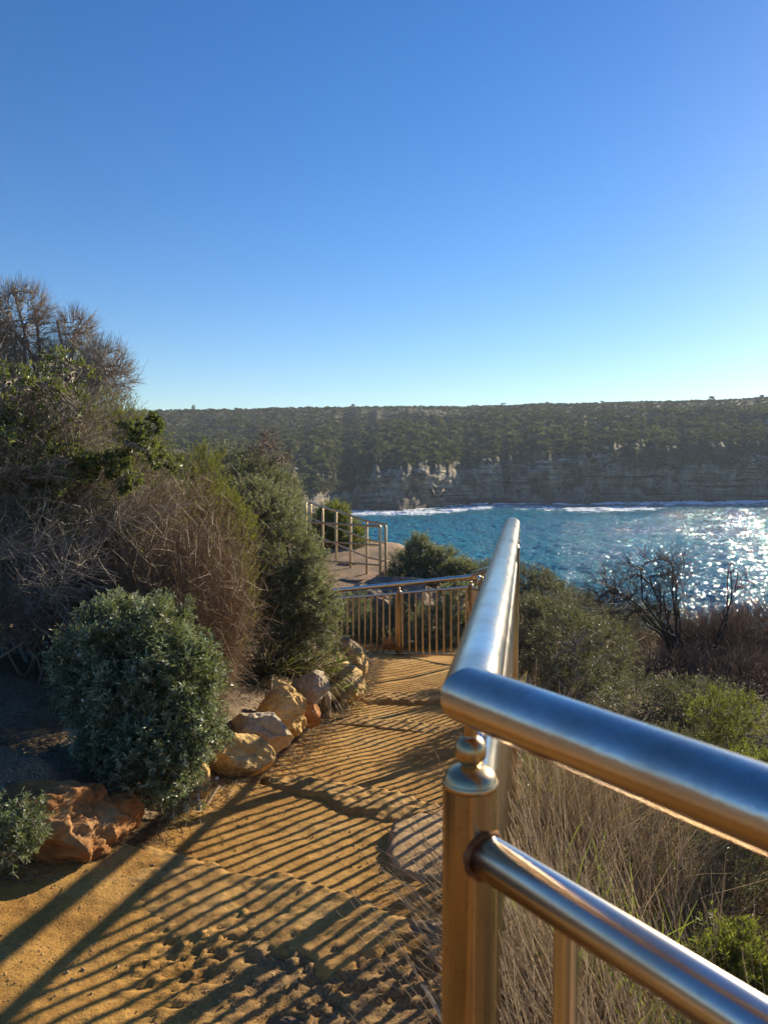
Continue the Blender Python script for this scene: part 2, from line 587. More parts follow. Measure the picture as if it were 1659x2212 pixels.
def ground_z(x, y, detail=True):
    x = np.asarray(x, float); y = np.asarray(y, float)
    fade = np.clip((6-y)/3, 0, 1)
    ys = y+.45*(x+.4)*fade*((x > -3) & (x < 3))
    wob = .05*vn(xyz(x*3, y*3, 3.3), 5)
    z = np.interp(ys+wob, ZT[:, 0], ZT[:, 1])
    xl = np.interp(y, XL[:, 0], XL[:, 1]); xr = np.interp(y, XR[:, 0], XR[:, 1])
    dl = np.maximum(xl-x, 0)
    z = z+.27*sst(.03, .34, dl)*sst(12, 9, y)+.13*np.minimum(dl, 14)*sst(.2, 1, dl)
    dr = np.maximum(x-xr, 0)
    z = z-.46*np.minimum(dr, 1.2)*sst(0, .5, dr)-.17*np.clip(dr-1.2, 0, 30)
    # the track itself is slightly dished
    mid = (xl+xr)/2; hw = (xr-xl)/2
    z = z-.035*np.clip(1-((x-mid)/hw)**2, 0, 1)*(y < 11)
    ye = np.interp(x, YE[:, 0], YE[:, 1])
    n = vn(xyz(x*.4, y*.4, 0), 9)
    z = z+.12*n*sst(10.5, 14, y)+.08*n*sst(.8, 2, np.maximum(dl, dr))
    z = z-2.2*np.clip(y-ye+1.5*n, 0, None)
    z = np.maximum(z, -22)
    if detail:
        far = np.clip(1-(y-4)/8, .15, 1)
        z = z+.012*fbm(xyz(x*4.5, y*4.5, 0), 4, 11)*(.4+.6*far)
        z = z+.0048*fbm(xyz(x*22, y*22, 0), 3, 12)*far
        # trampled, churned mud in the near hollow
        mud = sst(2.75, 2.45, ys)*sst(-.8, -.35, x+.25*vn(xyz(x*3, y*3, 6), 29))*sst(-.35, .25, vn(xyz(x*2.2, y*2.2, 4), 28)+.35)
        q = fbm(xyz(x*17+2*vn(xyz(x*6, y*6, 1), 3), y*17, 2), 4, 21)
        z = z-mud*(.016*sst(.0, .2, q)+.024*np.clip(fbm(xyz(x*22, y*22, 5), 4, 23, .7), -.2, .5)+.012*fbm(xyz(x*55, y*55, 5), 2, 25))
        rid = 1-np.abs(vn(xyz(x*9, y*9, 7), 24))*2
        z = z+mud*.007*np.clip(rid, 0, 1)
    return z


def gz(x, y): return float(ground_z(np.array([x]), np.array([y]), False)[0])


def hit(px, py):
    """point of the ground seen at photograph position"""
    lo = .8
    for Y in np.geomspace(.9, 60, 500):
        p = P(px, py, Y)
        if p[2] < gz(p[0], Y):
            a, b = lo, Y
            for _ in range(12):
                c = (a+b)/2
                q = P(px, py, c)
                if q[2] < gz(q[0], c): b = c
                else: a = c
            return P(px, py, b)
        lo = Y
    return P(px, py, 40)


def build_ground():
    ys = [1.5]
    while ys[-1] < 11: ys.append(ys[-1]+max(.009, .0052*ys[-1]))
    while ys[-1] < 30: ys.append(ys[-1]+.22)
    while ys[-1] < 110: ys.append(ys[-1]+2.2)
    yb = -np.concatenate([np.linspace(-1.4, 4, 55), np.linspace(4.4, 60, 40)])
    ys = np.concatenate([yb[::-1], ys])
    xf = np.arange(-2.3, 1.25, .0125)
    xl = -2.3-np.cumsum(np.geomspace(.03, 9, 62))
    xr = 1.25+np.cumsum(np.geomspace(.03, 9, 62))
    xs = np.concatenate([xl[::-1], xf, xr])
    X, Y = np.meshgrid(xs, ys)
    Z = ground_z(X, Y)
    xl_ = np.interp(Y, XL[:, 0], XL[:, 1]); xr_ = np.interp(Y, XR[:, 0], XR[:, 1])
    w = .10*fbm(xyz(X*5, Y*5, 0), 3, 40)
    t = .5*sst(-.05, .16, xl_-X+w)+.5*sst(-.02, .2, X-xr_+w)
    t = np.clip(t, 0, .5)
    t = np.maximum(t, sst(10.6, 12, Y)*sst(1.6, .6, X)*sst(-3, -2, X))
    t = np.maximum(t, sst(-4, -9, Z))
    t = np.maximum(t, .27*sst(2.7, 2.3, Y+.45*(X+.4))*sst(-.85, -.2, X+.3*fbm(xyz(X*4, Y*4, 0), 3, 45)))  # near hollow darkened: moist mud plus painted-in shade of plants, post and balusters
    t = np.where((Y > 12) & (t > .5), .55+.45*sst(-.25, .1, fbm(xyz(X*1.3, Y*1.3, 0), 4, 46)), t)
    mb = MB()
    mb.add(np.stack([X, Y, Z], -1), grid_faces(len(ys), len(xs)), t.ravel())
    o = mb.build('ground', M['ground'])
    # normals up
    return tag(o, kind='structure')


build_ground()

# sea ---------------------------------------------------------------
SEA = -16.0
SH = np.array([(-1500, 1300), (-300, 1230), (300, 1170), (600, 1125), (740, 1106), (800, 1103), (900, 1100), (1000, 1092), (1100, 1088.5), (1250, 1087), (1450, 1085.5), (1659, 1084), (2400, 1079), (5200, 1060)])


def shore_d(px):   # distance (world Y) of the far shore in direction px
    return -SEA*F/(np.interp(px, SH[:, 0], SH[:, 1])-1000)


def build_sea():
    px = np.concatenate([np.linspace(-1400, 680, 120), np.arange(682, 1780, 1.5), np.linspace(1790, 5200, 160)])
    u = (px-829.5)/F
    rows = np.concatenate([np.geomspace(14, 64, 40), np.geomspace(64.3, 350, 640), np.geomspace(355, 2200, 40)])
    U, Y = np.meshgrid(u, rows)
    PX = np.broadcast_to(px, Y.shape)
    X = U*Y
    d0 = shore_d(PX)
    gap = d0-Y
    n = fbm(xyz(X*.05, Y*.05, 0), 4, 60)
    n2 = fbm(xyz(X*.22, Y*.3, 0), 4, 66)
    t = .42*sst(12, 2, gap+8*n)
    streak = np.exp(-((Y-(d0-21-5*np.sin(X*.05)))/15.)**2)*sst(620, 800, PX)*sst(1200, 1020, PX)
    t = np.maximum(t, .47*streak*(1+.5*n+.8*n2))
    mid = np.exp(-((Y-(d0-34+6*np.sin(X*.06)))/17.)**2)*sst(1030, 1150, PX)*sst(1520, 1340, PX)
    t = np.maximum(t, .38*mid*(1+.6*n+1.2*n2))
    far = np.exp(-((Y-(d0-14))/8.)**2)*sst(1250, 1400, PX)
    t = np.maximum(t, .34*far*(1+.8*n+.9*n2))
    t = np.clip(t*1.35, 0, .8)*sst(60, 130, Y)
    w = xyz(X*.9+Y*.25, Y*1.1-X*.2, 0)
    ridge = lambda sc, sd: .5-np.abs(vn(w*sc, sd))
    Z = SEA+.35*vn(w*.05, 61)+.30*ridge(.15, 62)+.32*ridge(.33, 63)+.26*ridge(.75, 64)+.06*vn(w*1.7, 65)
    Z = Z+1.0*np.clip(t, 0, 1)*fbm(xyz(X*.12, Y*.3, 0), 3, 62)
    mb = MB()
    mb.add(np.stack([X, Y, Z], -1), grid_faces(len(rows), len(px)), t.ravel())
    tag(mb.build('sea', M['water']), kind='structure')


build_sea()

# far headland ------------------------------------------------------
CT = np.array([(-1500, 1120), (300, 1080), (600, 1066), (690, 1056), (740, 1046), (800, 1030), (850, 1012), (1000, 1003), (1090, 990), (1250, 977), (1400, 967), (1659, 969), (5200, 980)])
SKY = np.array([(-1500, 905), (0, 892), (270, 889), (500, 886), (700, 882), (1000, 879), (1200, 875), (1450, 869), (1659, 861), (2400, 850), (5200, 870)])
BK = 17.0


def hill_point(px, s):
    """s<0 under water, 0..1 cliff, 1..2 scrub slope, 2..3 plateau"""
    u = (px-829.5)/F
    d0 = shore_d(px)
    d0 = d0+7*vn(xyz(px*.012, 0, 0), 70)+3*vn(xyz(px*.045, 0, 0), 71)-9*np.exp(-((px-1085)/9.)**2)*0
    cleft = np.exp(-((px-1092)/7.)**2)*9+np.exp(-((px-742)/9.)**2)*5
    d1 = d0+BK
    zn = 3.2*vn(xyz(px*.02, 0, 0), 84)+2.2*vn(xyz(px*.07, 0, 0), 85)+1.2*vn(xyz(px*.2, 0, 0), 86)
    z1 = -(np.interp(px, CT[:, 0], CT[:, 1])-1000)/F*d1+zn*.6
    d2 = d0+300
    z2 = -(np.interp(px, SKY[:, 0], SKY[:, 1])-1000)/F*d2
    sc = np.clip(s, 0, 1)
    # cliff: boulder bench then stepped face
    bench = .22
    tb = np.clip(sc/bench, 0, 1)
    tf = np.clip((sc-bench)/(1-bench), 0, 1)
    d = d0+9*tb+cleft*sst(.1, .4, sc)
    z = SEA-1+4.0*tb
    zt = z
    z = z+(z1-zt)*tf
    d = d+(BK-9)*(.25*tf+.75*tf**4)
    led = np.floor(tf*5+.6*vn(xyz(px*.02, 0, 0), 72))/5
    fade_ = 1-sst(0, .22, np.clip(s-1, 0, 1))
    d = d+2.2*(led-tf)+fade_*sst(0, .1, tf)*(6.5*vn(xyz(px*.017, z*.06, 0), 79)+3.0*vn(xyz(px*.04, z*.22, 0), 73)+1.7*vn(xyz(px*.11, z*.9, 0), 74)+1.2*np.abs(vn(xyz(px*.02, z*1.3, 0), 77)))
    z = z+(2.8*np.abs(vn(xyz(px*.07, tb*3, 0), 75))+1.2*np.abs(vn(xyz(px*.22, tb*5, 0), 78)))*tb*(1-tf)
    ts = np.clip(s-1, 0, 1)
    d = d+(d2-d1)*ts
    z = z+(z2-z1)*(.62*ts+.38*np.sin(ts*np.pi/2))*1.0
    X0 = u*d
    w = np.sin(np.clip(ts, 0, 1)*np.pi)
    z = z+w*(5.*fbm(xyz(X0*.016, d*.016, 0), 4, 76))
    # a small outcrop step on the left slope
    z = z-w*5*sst(.30, .42, ts)*sst(760, 620, px)*sst(1.0, .55, ts)
    tp = np.clip(s-2, 0, 1)
    d = d+1400*tp
    z = z-10*tp
    z = np.where(s < 0, SEA-6*(-s)-1, z)
    d = np.where(s < 0, d-6*(-s), d)
    return np.stack([u*d, d, z], -1)


def build_hill():
    px = np.concatenate([np.linspace(-1500, 500, 120), np.linspace(505, 1720, 800), np.linspace(1730, 5200, 160)])
    s = np.concatenate([[-1, -.3], np.linspace(0, 1, 80), 1+np.linspace(.01, 1, 90), 2+np.linspace(.05, 1, 8)])
    PX, S = np.meshgrid(px, s)
    V = hill_point(PX, S)
    nz = fbm(V*.09, 3, 80)
    nz2 = fbm(V*np.array([.05, .05, .12]), 3, 81)
    t = sst(.90, 1.0, S+.13*nz2)
    # scrub on the benches of the sloping left half of the cliff
    t = np.maximum(t, sst(.35, .5, S+.4*nz2)*sst(810, 730, PX))
    t = np.maximum(t, sst(.62, .75, S+.45*nz2)*sst(1260, 1420, PX)*.9)
    out = (fbm(V*np.array([.03, .03, .1]), 3, 83) > .36) & (S > 1.1) & (S < 1.5)
    t = np.where(out, .1, t)
    mb = MB()
    mb.add(V, grid_faces(len(s), len(px)), t.ravel())
    tag(mb.build('headland', M['cliff']), kind='structure')


build_hill()

# woodland on the headland: leaf clumps in crowns, nobody could count them
_ico = None


def ico(sub):
    t = (1+5**.5)/2
    v = nrm(np.array([(-1, t, 0), (1, t, 0), (-1, -t, 0), (1, -t, 0), (0, -1, t), (0, 1, t), (0, -1, -t), (0, 1, -t), (t, 0, -1), (t, 0, 1), (-t, 0, -1), (-t, 0, 1)], float))
    f = np.array([(0, 11, 5), (0, 5, 1), (0, 1, 7), (0, 7, 10), (0, 10, 11), (1, 5, 9), (5, 11, 4), (11, 10, 2), (10, 7, 6), (7, 1, 8), (3, 9, 4), (3, 4, 2), (3, 2, 6), (3, 6, 8), (3, 8, 9), (4, 9, 5), (2, 4, 11), (6, 2, 10), (8, 6, 7), (9, 8, 1)])
    for _ in range(sub):
        e = np.sort(np.concatenate([f[:, [0, 1]], f[:, [1, 2]], f[:, [2, 0]]]), 1)
        u, inv = np.unique(e, axis=0, return_inverse=True)
        inv = inv.ravel()
        m = nrm(v[u].mean(1))
        k = len(f)
        a, b, c = inv[:k]+len(v), inv[k:2*k]+len(v), inv[2*k:]+len(v)
        v = np.concatenate([v, m])
        f = np.concatenate([np.stack([f[:, 0], a, c], 1), np.stack([f[:, 1], b, a], 1), np.stack([f[:, 2], c, b], 1), np.stack([a, b, c], 1)])
    return v, f


def crowns(mb, C, R, quads, qs):
    """C centres (n,3), R radii (n,): loose shells of leaf clumps"""
    n = len(C)
    d = nrm(rng.normal(size=(n, quads, 3)))
    d[..., 2] = np.abs(d[..., 2])*1.0-.25
    r = (.55+.5*rng.random((n, quads, 1)))*R[:, None, None]
    lump = 1+.35*vn(C[:, None]*.7+d*2.2, 90)[..., None]
    p = C[:, None]+d*r*lump*[1, 1, .72]
    nn = nrm(d+rng.normal(size=d.shape)*.7)
    a = nrm(np.cross(nn, rng.normal(size=d.shape)))
    b = np.cross(nn, a)
    sz = (qs*(.5+rng.random((n, quads, 1))))*R[:, None, None]
    v = np.stack([p-a*sz-b*sz*.6, p+a*sz*.3-b*sz, p+a*sz+b*sz*.5, p-a*sz*.2+b*sz], 2)
    base = rng.random(n)[:, None]*.75+.25*rng.random((n, quads))
    mb.add(v.reshape(-1, 3), np.arange(n*quads*4).reshape(-1, 4), np.repeat(base.ravel(), 4))


def build_woodland():
    mb = MB()
    n = 30000
    px = rng.uniform(60, 1850, n)
    s = 1.015+rng.random(n)**1.05*1.02
    low = rng.random(n) < .10
    s = np.where(low & (px < 790), rng.uniform(.45, 1, n), s)
    s = np.where((rng.random(n) < .05) & (px > 1280), rng.uniform(.6, 1, n), s)
    pt = hill_point(px, s)
    dens = fbm(pt*np.array([.02, .02, 0]), 3, 91)
    keep = (dens+.25*rng.random(n) > -.12) | (rng.random(n) < .35)
    pt, s = pt[keep], s[keep]
    n = len(pt)
    R = rng.lognormal(.2, .55, n)
    R = np.clip(R, .45, 3.0)*.86*(.52+.7*sst(1.75, 1.15, s))*(.62+.38*sst(1.0, 1.12, s))
    pt[:, 2] += R*.35
    crowns(mb, pt, R, 26, .30)
    tag(mb.build('woodland', M['far_leaf'], smooth=False), 'dense coastal scrub covering the far headland', 'woodland', kind='stuff')
    # fine ground heath between crowns
    # skyline trees one can tell apart
    names = ['thin tree standing on the far skyline above the right end of the cliff', 'small round tree on the far skyline right of the handrail tip',
             'low forked tree on the far skyline at the right frame edge', 'small tree on the skyline straight above the lookout fence',
             'bushy tree on the left end of the far skyline', 'pair of thin crowns on the skyline above the dark cliff cleft',
             'flat topped tree on the skyline above the breaking wave']
    for (x, h), lab in zip([(1530, 5.5), (1180, 3.6), (1640, 4.2), (765, 3.4), (420, 3.6), (1085, 3.8), (1300, 3.4)], names):
        b = hill_point(np.array([float(x)]), np.array([1.985]))[0]
        t = thing('skyline_tree', lab, 'tree', b, 'trees on the far skyline')
        m1 = MB()
        c = grow(np.repeat(b[None], 3, 0), rng.normal(size=(3, 3))*.25+[0, 0, 1], h*.55, 5, .15)
        curves_mesh(m1, c, np.linspace(.16, .05, 5)[None])
        m1.build('trunk', M['twig_dark'], t)
        m2 = MB()
        crowns(m2, np.concatenate([c[:, -1], c[:, -1]+rng.normal(size=(3, 3))*.8]), np.full(6, h*.26), 40, .22)
        m2.build('crown', M['far_leaf'], t, False)


build_woodland()


# ------------------------------------------------------------------ rocks
def boulder(name, label, cat, c, size, seed, mat, rotz=0., cuts=9, group=None, rough=.06, sub=5):
    cuts = cuts+5
    rough = rough*1.25
    v, f = ico(sub)
    r = np.random.default_rng(seed)
    q = v.copy()
    for i in range(cuts):
        nn = nrm(r.normal(size=3)*[1, 1, .8])
        d = r.uniform(.52, .82)
        k = np.maximum(q@nn-d, 0)
        q = q-(k*.93)[:, None]*nn
    q = q+v*(rough*2.2*fbm(v*1.6+seed, 3, seed)[:, None])+v*(rough*.8*fbm(v*6+seed, 4, seed+5)[:, None])
    pits = np.clip(fbm(v*9+seed*3, 3, seed+8)-.22, 0, 1)
    q = q-v*(pits*rough*1.1)[:, None]
    q = q*np.asarray(size)
    cz, sz = math.cos(rotz), math.sin(rotz)
    q = np.stack([q[:, 0]*cz-q[:, 1]*sz, q[:, 0]*sz+q[:, 1]*cz, q[:, 2]], -1)
    mb = MB()
    mb.add(q, f)
    o = mb.build(name, mat)
    o.location = tuple(float(a) for a in c)
    return tag(o, label, cat, group)


def slab(name, label, cat, poly, top, mat, seed, drop=.12, edge=.05, rough=.012, res=.011, group=None, slope=(0, 0)):
    """flat worn stone: outline polygon in world XY, top height"""
    poly = np.array(poly, float)
    mn, mx_ = poly.min(0)-.06, poly.max(0)+.06
    xs = np.arange(mn[0], mx_[0], res); ys = np.arange(mn[1], mx_[1], res)
    X, Y = np.meshgrid(xs, ys)
    Xw = X+.055*fbm(xyz(X*8, Y*8, seed), 4, seed, .6); Yw = Y+.055*fbm(xyz(X*8, Y*8, seed+9.), 4, seed+1, .6)
    d = np.full(X.shape, 1e9); inside = np.zeros(X.shape, bool)
    n = len(poly)
    for i in range(n):
        a, b = poly[i], poly[(i+1) % n]
        ab = b-a
        t = np.clip(((Xw-a[0])*ab[0]+(Yw-a[1])*ab[1])/(ab@ab), 0, 1)
        d = np.minimum(d, np.hypot(Xw-a[0]-t*ab[0], Yw-a[1]-t*ab[1]))
        c = ((a[1] > Yw) != (b[1] > Yw)) & (Xw < (b[0]-a[0])*(Yw-a[1])/(b[1]-a[1]+1e-12)+a[0])
        inside ^= c
    sd = np.where(inside, d, -d)
    prof = np.sqrt(np.clip(1-(1-np.clip(sd/edge, 0, 1))**2, 0, 1))
    cx, cy = poly.mean(0)
    Z = top+slope[0]*(X-cx)+slope[1]*(Y-cy)-drop*(1-prof)-.7*np.clip(-sd, 0, .1)
    Z = Z+rough*1.5*fbm(xyz(X*4, Y*4, seed), 4, seed+2, .42)+rough*.7*fbm(xyz(X*28, Y*28, seed), 3, seed+3, .7)
    pit = np.clip(fbm(xyz(X*14, Y*14, seed+4.), 3, seed+6)-.3, 0, 1)
    Z = Z-pit*rough*2
    keep = sd > -.03
    F4 = grid_faces(len(ys), len(xs))
    F4 = F4[keep.ravel()[F4].all(1)]
    used, inv = np.unique(F4, return_inverse=True)
    mb = MB()
    loc = np.array([cx, cy, top])
    V = np.stack([X, Y, Z], -1).reshape(-1, 3)[used]
    mb.add(V, inv.reshape(-1, 4))
    o = mb.build(name, mat, loc=tuple(loc))
    return tag(o, label, cat, group)


def wxy(px, py, z):
    Y = 1.
    for _ in range(30):
        p = P(px, py, Y)
        Y = Y*z/p[2]
    p = P(px, py, Y)
    return (p[0], p[1])


def slab_px(name, label, pts, z, mat, seed, **kw):
    poly = [wxy(x, y, z) for x, y in pts]
    return slab(name, label, 'stone step', poly, z, mat, seed, group='sandstone steps set across the path', **kw)


slab_px('stone_step', 'broad worn sandstone step nearest the camera, its front edge broken over churned mud',
        [(300, 1800), (480, 1862), (620, 1885), (760, 1925), (892, 1985), (895, 2025), (800, 2075), (745, 2135), (690, 2120), (600, 2065), (520, 2030), (430, 2035), (330, 2020), (295, 1985), (228, 1912), (262, 1850)], -1.514, M['slab'], 3, drop=.07, edge=.06, rough=.011, slope=(.02, 0))
slab_px('stone_step', 'pitted sandstone step with an overhanging dark lip, second from the camera',
        [(560, 1668), (680, 1672), (800, 1690), (960, 1722), (1010, 1760), (960, 1772), (880, 1768), (820, 1766), (740, 1748), (700, 1722), (640, 1712), (570, 1700)], -1.665, M['slab'], 5, drop=.09, edge=.05, rough=.015)
slab_px('stone_step', 'thin buried sandstone step where the shrub shadows begin, third from the camera',
        [(700, 1543), (800, 1545), (900, 1556), (1000, 1570), (1010, 1592), (900, 1582), (800, 1572), (700, 1566)], -1.965, M['slab'], 8, drop=.09, edge=.04, rough=.012)
slab_px('stone_step', 'farthest sandstone step, a low pale edge below the transverse fence',
        [(770, 1500), (860, 1494), (960, 1492), (1000, 1506), (960, 1514), (860, 1516), (775, 1517)], -2.125, M['slab'], 9, drop=.08, edge=.05, rough=.012)
o = slab_px('paving_stone', 'flat pale sandstone slab beside the near rusty post, crossed by baluster shadows',
            [(858, 1768), (960, 1738), (1050, 1750), (1075, 1880), (1000, 1905), (900, 1895), (842, 1880), (838, 1830)], -1.625, M['slab_pale'], 12, drop=.07, edge=.03, rough=.006)
del o['group']; o['category'] = 'paving stone'
p = wxy(905, 2110, -1.60)
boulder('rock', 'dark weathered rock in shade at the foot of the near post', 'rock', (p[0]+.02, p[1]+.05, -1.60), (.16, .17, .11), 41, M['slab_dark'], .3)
p = wxy(640, 2195, -1.50)
boulder('rock', 'low dark stone in the churned mud at the bottom of the photo', 'rock', (p[0], p[1], -1.545), (.085, .07, .045), 42, M['slab_dark'], .2)
p = wxy(830, 2190, -1.55)
boulder('rock', 'rough brown rock half buried at the bottom beside the sunlit dry grass', 'rock', (p[0]+.05, p[1]-.04, -1.60), (.15, .12, .07), 44, M['slab_dark'], .9)

ER = 'sandstone rocks edging the left side of the path'
# centre px, py ; world Y; size; material
edge = [
    ('big orange rust coloured boulder at the left edge of the photo below the round bush', 85, 1790, 2.92, (.36, .21, .17), 51, 'rock_orange', .25, 12, .10),
    ('upright brown sandstone rock wedged between the orange boulder and the green bush', 262, 1755, 3.14, (.085, .09, .11), 52, 'rock_orange', .1, 7, .06),
    ('small pale yellow rock half hidden under the right edge of the green bush', 425, 1690, 3.72, (.06, .09, .085), 53, 'rock_yellow', .3, 7, .05),
    ('squarish golden sandstone rock crossed by the handrail shadow, nearest of the row past the bush', 512, 1640, 4.05, (.155, .12, .115), 54, 'rock_yellow', .15, 6, .05),
    ('long grey sandstone rock leaning down to the path behind the golden one', 560, 1585, 4.45, (.20, .12, .15), 55, 'rock_pale', -.5, 6, .05),
    ('pitted yellow sandstone boulder in the middle of the rock row', 612, 1538, 4.95, (.17, .14, .14), 56, 'rock_yellow', .0, 7, .09),
    ('small red brown stone tucked against the right side of the pitted boulder', 668, 1540, 5.25, (.07, .08, .09), 57, 'rock_orange', .0, 6, .04),
    ('low flat ochre rock lying behind the pitted boulder at the foot of the strappy plants', 590, 1480, 5.7, (.13, .1, .07), 58, 'rock_yellow', .4, 8, .05),
    ('rounded grey brown rock with a saddle shaped top behind the red brown stone', 672, 1492, 5.75, (.13, .13, .13), 59, 'rock_pale', -.3, 5, .07),
    ('narrow upright tan rock between the saddle topped rock and the long golden rock', 700, 1520, 5.95, (.06, .09, .12), 60, 'rock_pale', .1, 6, .05),
    ('long golden sandstone block striped by two rail shadows near the end of the row', 738, 1475, 6.75, (.17, .30, .14), 61, 'rock_yellow', -.2, 6, .06),
    ('squared tan block standing at the end of the rock row below the fence', 772, 1437, 8.1, (.085, .14, .17), 62, 'rock_yellow', .1, 6, .06),
    ('grey jagged rock behind the last squared block at the fence corner', 742, 1412, 8.7, (.14, .12, .16), 63, 'rock_brown', .5, 9, .09),
]
for lab, px, py, Y, size, seed, mt, rz, cuts, rg in edge:
    size = tuple((1.08 if seed < 53 else 1.27)*q for q in size)
    boulder('edging_rock', lab, 'rock', P(px, py, Y), size, seed, M[mt], rz, cuts, ER, rg)
# boulders beyond the transverse fence
for lab, px, py, Y, size, seed, mt in [
    ('big rounded brown boulder behind the transverse fence, right of its middle post', 905, 1312, 12.3, (.55, .5, .55), 71, 'rock_brown'),
    ('dark overhanging boulder behind the left half of the transverse fence', 800, 1312, 12.8, (.75, .5, .42), 72, 'rock_brown'),
    ('low brown sandstone ledge at the foot of the lookout fence', 870, 1262, 13.9, (.75, .5, .18), 73, 'rock_brown'),
    ('small red brown rock low behind the balusters beside the middle post', 850, 1392, 10.9, (.2, .14, .12), 74, 'rock_orange'),
    ('flat tan rock showing under the bottom rail of the transverse fence', 815, 1417, 10.8, (.42, .12, .07), 75, 'slab'),
]:
    boulder('boulder', lab, 'boulder', P(px, py, Y), size, seed, M[mt], .2, 7, None, .07)


# ------------------------------------------------------------------ steel fences
def tube_path(mb, pts, r, sides=28, crisp=(), cap=True):
    pts = np.array(pts, float)
    n = len(pts)
    seg = nrm(pts[1:]-pts[:-1])
    th = np.arange(sides)*2*np.pi/sides
    rings = []
    a = None
    for i in range(n):
        d0 = seg[max(i-1, 0)]; d1 = seg[min(i, n-2)]
        t = nrm(d0+d1)
        if a is None:
            a = nrm(np.cross(d1, [0, 0, 1.] if abs(d1[2]) < .95 else [1., 0, 0]))
        a = nrm(a-t*(a@t))
        b = np.cross(t, a)
        # mitre: stretch in the bend plane
        bend = d1-d0
        L = np.linalg.norm(bend)
        ring = r*(np.cos(th)[:, None]*a+np.sin(th)[:, None]*b)
        if L > 1e-4:
            m = nrm(bend-t*(bend@t)); c = max(float(d0@t), .3)
            ring = ring+np.outer(ring@m, m)*(1/c-1)
        rings.append(pts[i]+ring)
        if i in crisp: rings.append(None)
    # emit in runs
    run, runs = [], []
    for q in rings:
        if q is None:
            runs.append(run); run = [run[-1]]
        else: run.append(q)
    runs.append(run)
    for q in runs:
        q = np.array(q)
        mb.add(q.reshape(-1, 3), grid_faces(len(q), sides, True))
    if cap:
        for ring, c in ((rings[0], pts[0]), (rings[-1], pts[-1])):
            mb.add(np.concatenate([ring, c[None]]), np.stack([np.arange(sides), (np.arange(sides)+1) % sides, np.full(sides, sides)], 1))


def elbow(p, d0, d1, R=.05, k=6):
    """points rounding a corner at p from direction d0 to d1"""
    d0, d1 = nrm(np.array(d0)), nrm(np.array(d1))
    a, b = p-d0*R, p+d1*R
    t = np.linspace(0, 1, k)[:, None]
    return (1-t)**2*a+2*t*(1-t)*p+t*t*b


def lathe(mb, c, prof, sides=28):
    th = np.arange(sides)*2*np.pi/sides
    q = np.array([[(c[0]+r*math.cos(t), c[1]+r*math.sin(t), z) for t in th] for r, z in prof])
    mb.add(q.reshape(-1, 3), grid_faces(len(prof), sides, True))


def post(parent, c, ztop, zbase, r=.031, ballr=.0185, neck=True, mat='steel_dark'):
    m = MB()
    pr = [(0, zbase), (r, zbase)] if False else [(r, zbase)]
    for z in np.linspace(zbase, ztop-.06, 4)[1:]: pr.append((r, z))
    pr += [(r, ztop-.062), (r*1.03, ztop-.060), (r*1.03, ztop-.056), (r*.98, ztop-.054)]
    lathe(m, c, pr)
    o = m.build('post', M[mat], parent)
    m = MB()
    k = r/.031
    pr = [(r*.98, ztop-.054), (r*.93, ztop-.049), (r*.8, ztop-.044), (r*.6, ztop-.0405), (r*.4, ztop-.038), (ballr*.5, ztop-.037)]
    bc = ztop-.037+ballr*.88
    for a in np.linspace(-62, 68, 12):
        pr.append((ballr*k*math.cos(math.radians(a)), bc+ballr*k*math.sin(math.radians(a))))
    pr += [(ballr*.42, bc+ballr*1.0), (ballr*.42, ztop+.012)]
    lathe(m, c, pr)
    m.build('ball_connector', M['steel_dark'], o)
    return o


def rail_along(path, s):
    path = np.array(path); L = np.r_[0, np.cumsum(np.linalg.norm(np.diff(path, axis=0), axis=1))]
    return np.array([np.interp(s, L, path[:, i]) for i in range(3)]), L[-1]


def baluster_run(parent, a, b, zfoot, spacing=.118, r=.012, first=.118, last=.06, mat='steel'):
    """a,b: ends of the second rail (3-D); zfoot: heights of the bottom rail at both ends"""
    a, b = np.array(a), np.array(b)
    L = np.linalg.norm((b-a)[:2])
    s = first
    while s < L-last:
        t = s/L
        p = a+(b-a)*t
        zf = zfoot[0]+(zfoot[1]-zfoot[0])*t
        m = MB()
        tube_path(m, [(p[0], p[1], zf), (p[0], p[1], p[2])], r, 10, cap=False)
        m.build('baluster', M[mat], parent)
        s += spacing


C0 = P(1017, 1503, .85); C0[2] = -.262
AE = P(1107, 1134, 3.3); AE[2] = -.264
Bdir = nrm(np.array([.672, -1, 0.]))
BE = C0+Bdir*2.6
K1 = np.array([.76, 5.3, -.74]); K2 = np.array([.935, 7.3, -1.04]); R2 = np.array([1.075, 9.25, -1.35])
START = AE+np.array([.012, .07, -.19])
fn = thing('steel_fence', 'stainless steel safety fence with a thick shiny handrail and rusty post, closest to the camera', 'fence', (C0[0], C0[1], gz(C0[0], C0[1])))
m = MB()
RH = .033
hp = [BE, C0, AE-np.array([.0, .05, 0])]
Ad = nrm(AE-C0)
el1 = elbow(AE, Ad, np.array([0, 0, -1.]), .045)
K0 = START
el2 = elbow(K0+np.array([0, 0, 0]), np.array([0, 0, -1.]), nrm(K1-K0), .03)
allp = [BE, C0]+list(el1)+list(el2)+[K1, K2, R2]
allp = np.array(allp)
# dense subdivision of the long runs for smooth shading
tube_path(m, allp, RH, 40, crisp=(1,))
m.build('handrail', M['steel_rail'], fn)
dz2 = np.array([0, 0, -.174])
m = MB()
tube_path(m, [BE+dz2, C0+dz2, AE+dz2], .0235, 28)
tube_path(m, [AE+dz2, K0+dz2+[0, 0, .04]], .0225, 24)
tube_path(m, [K0+dz2, K1+dz2, K2+dz2, R2+dz2], .0205, 20)
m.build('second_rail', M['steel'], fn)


def gfoot(p, up=.10): return gz(p[0], p[1])+up


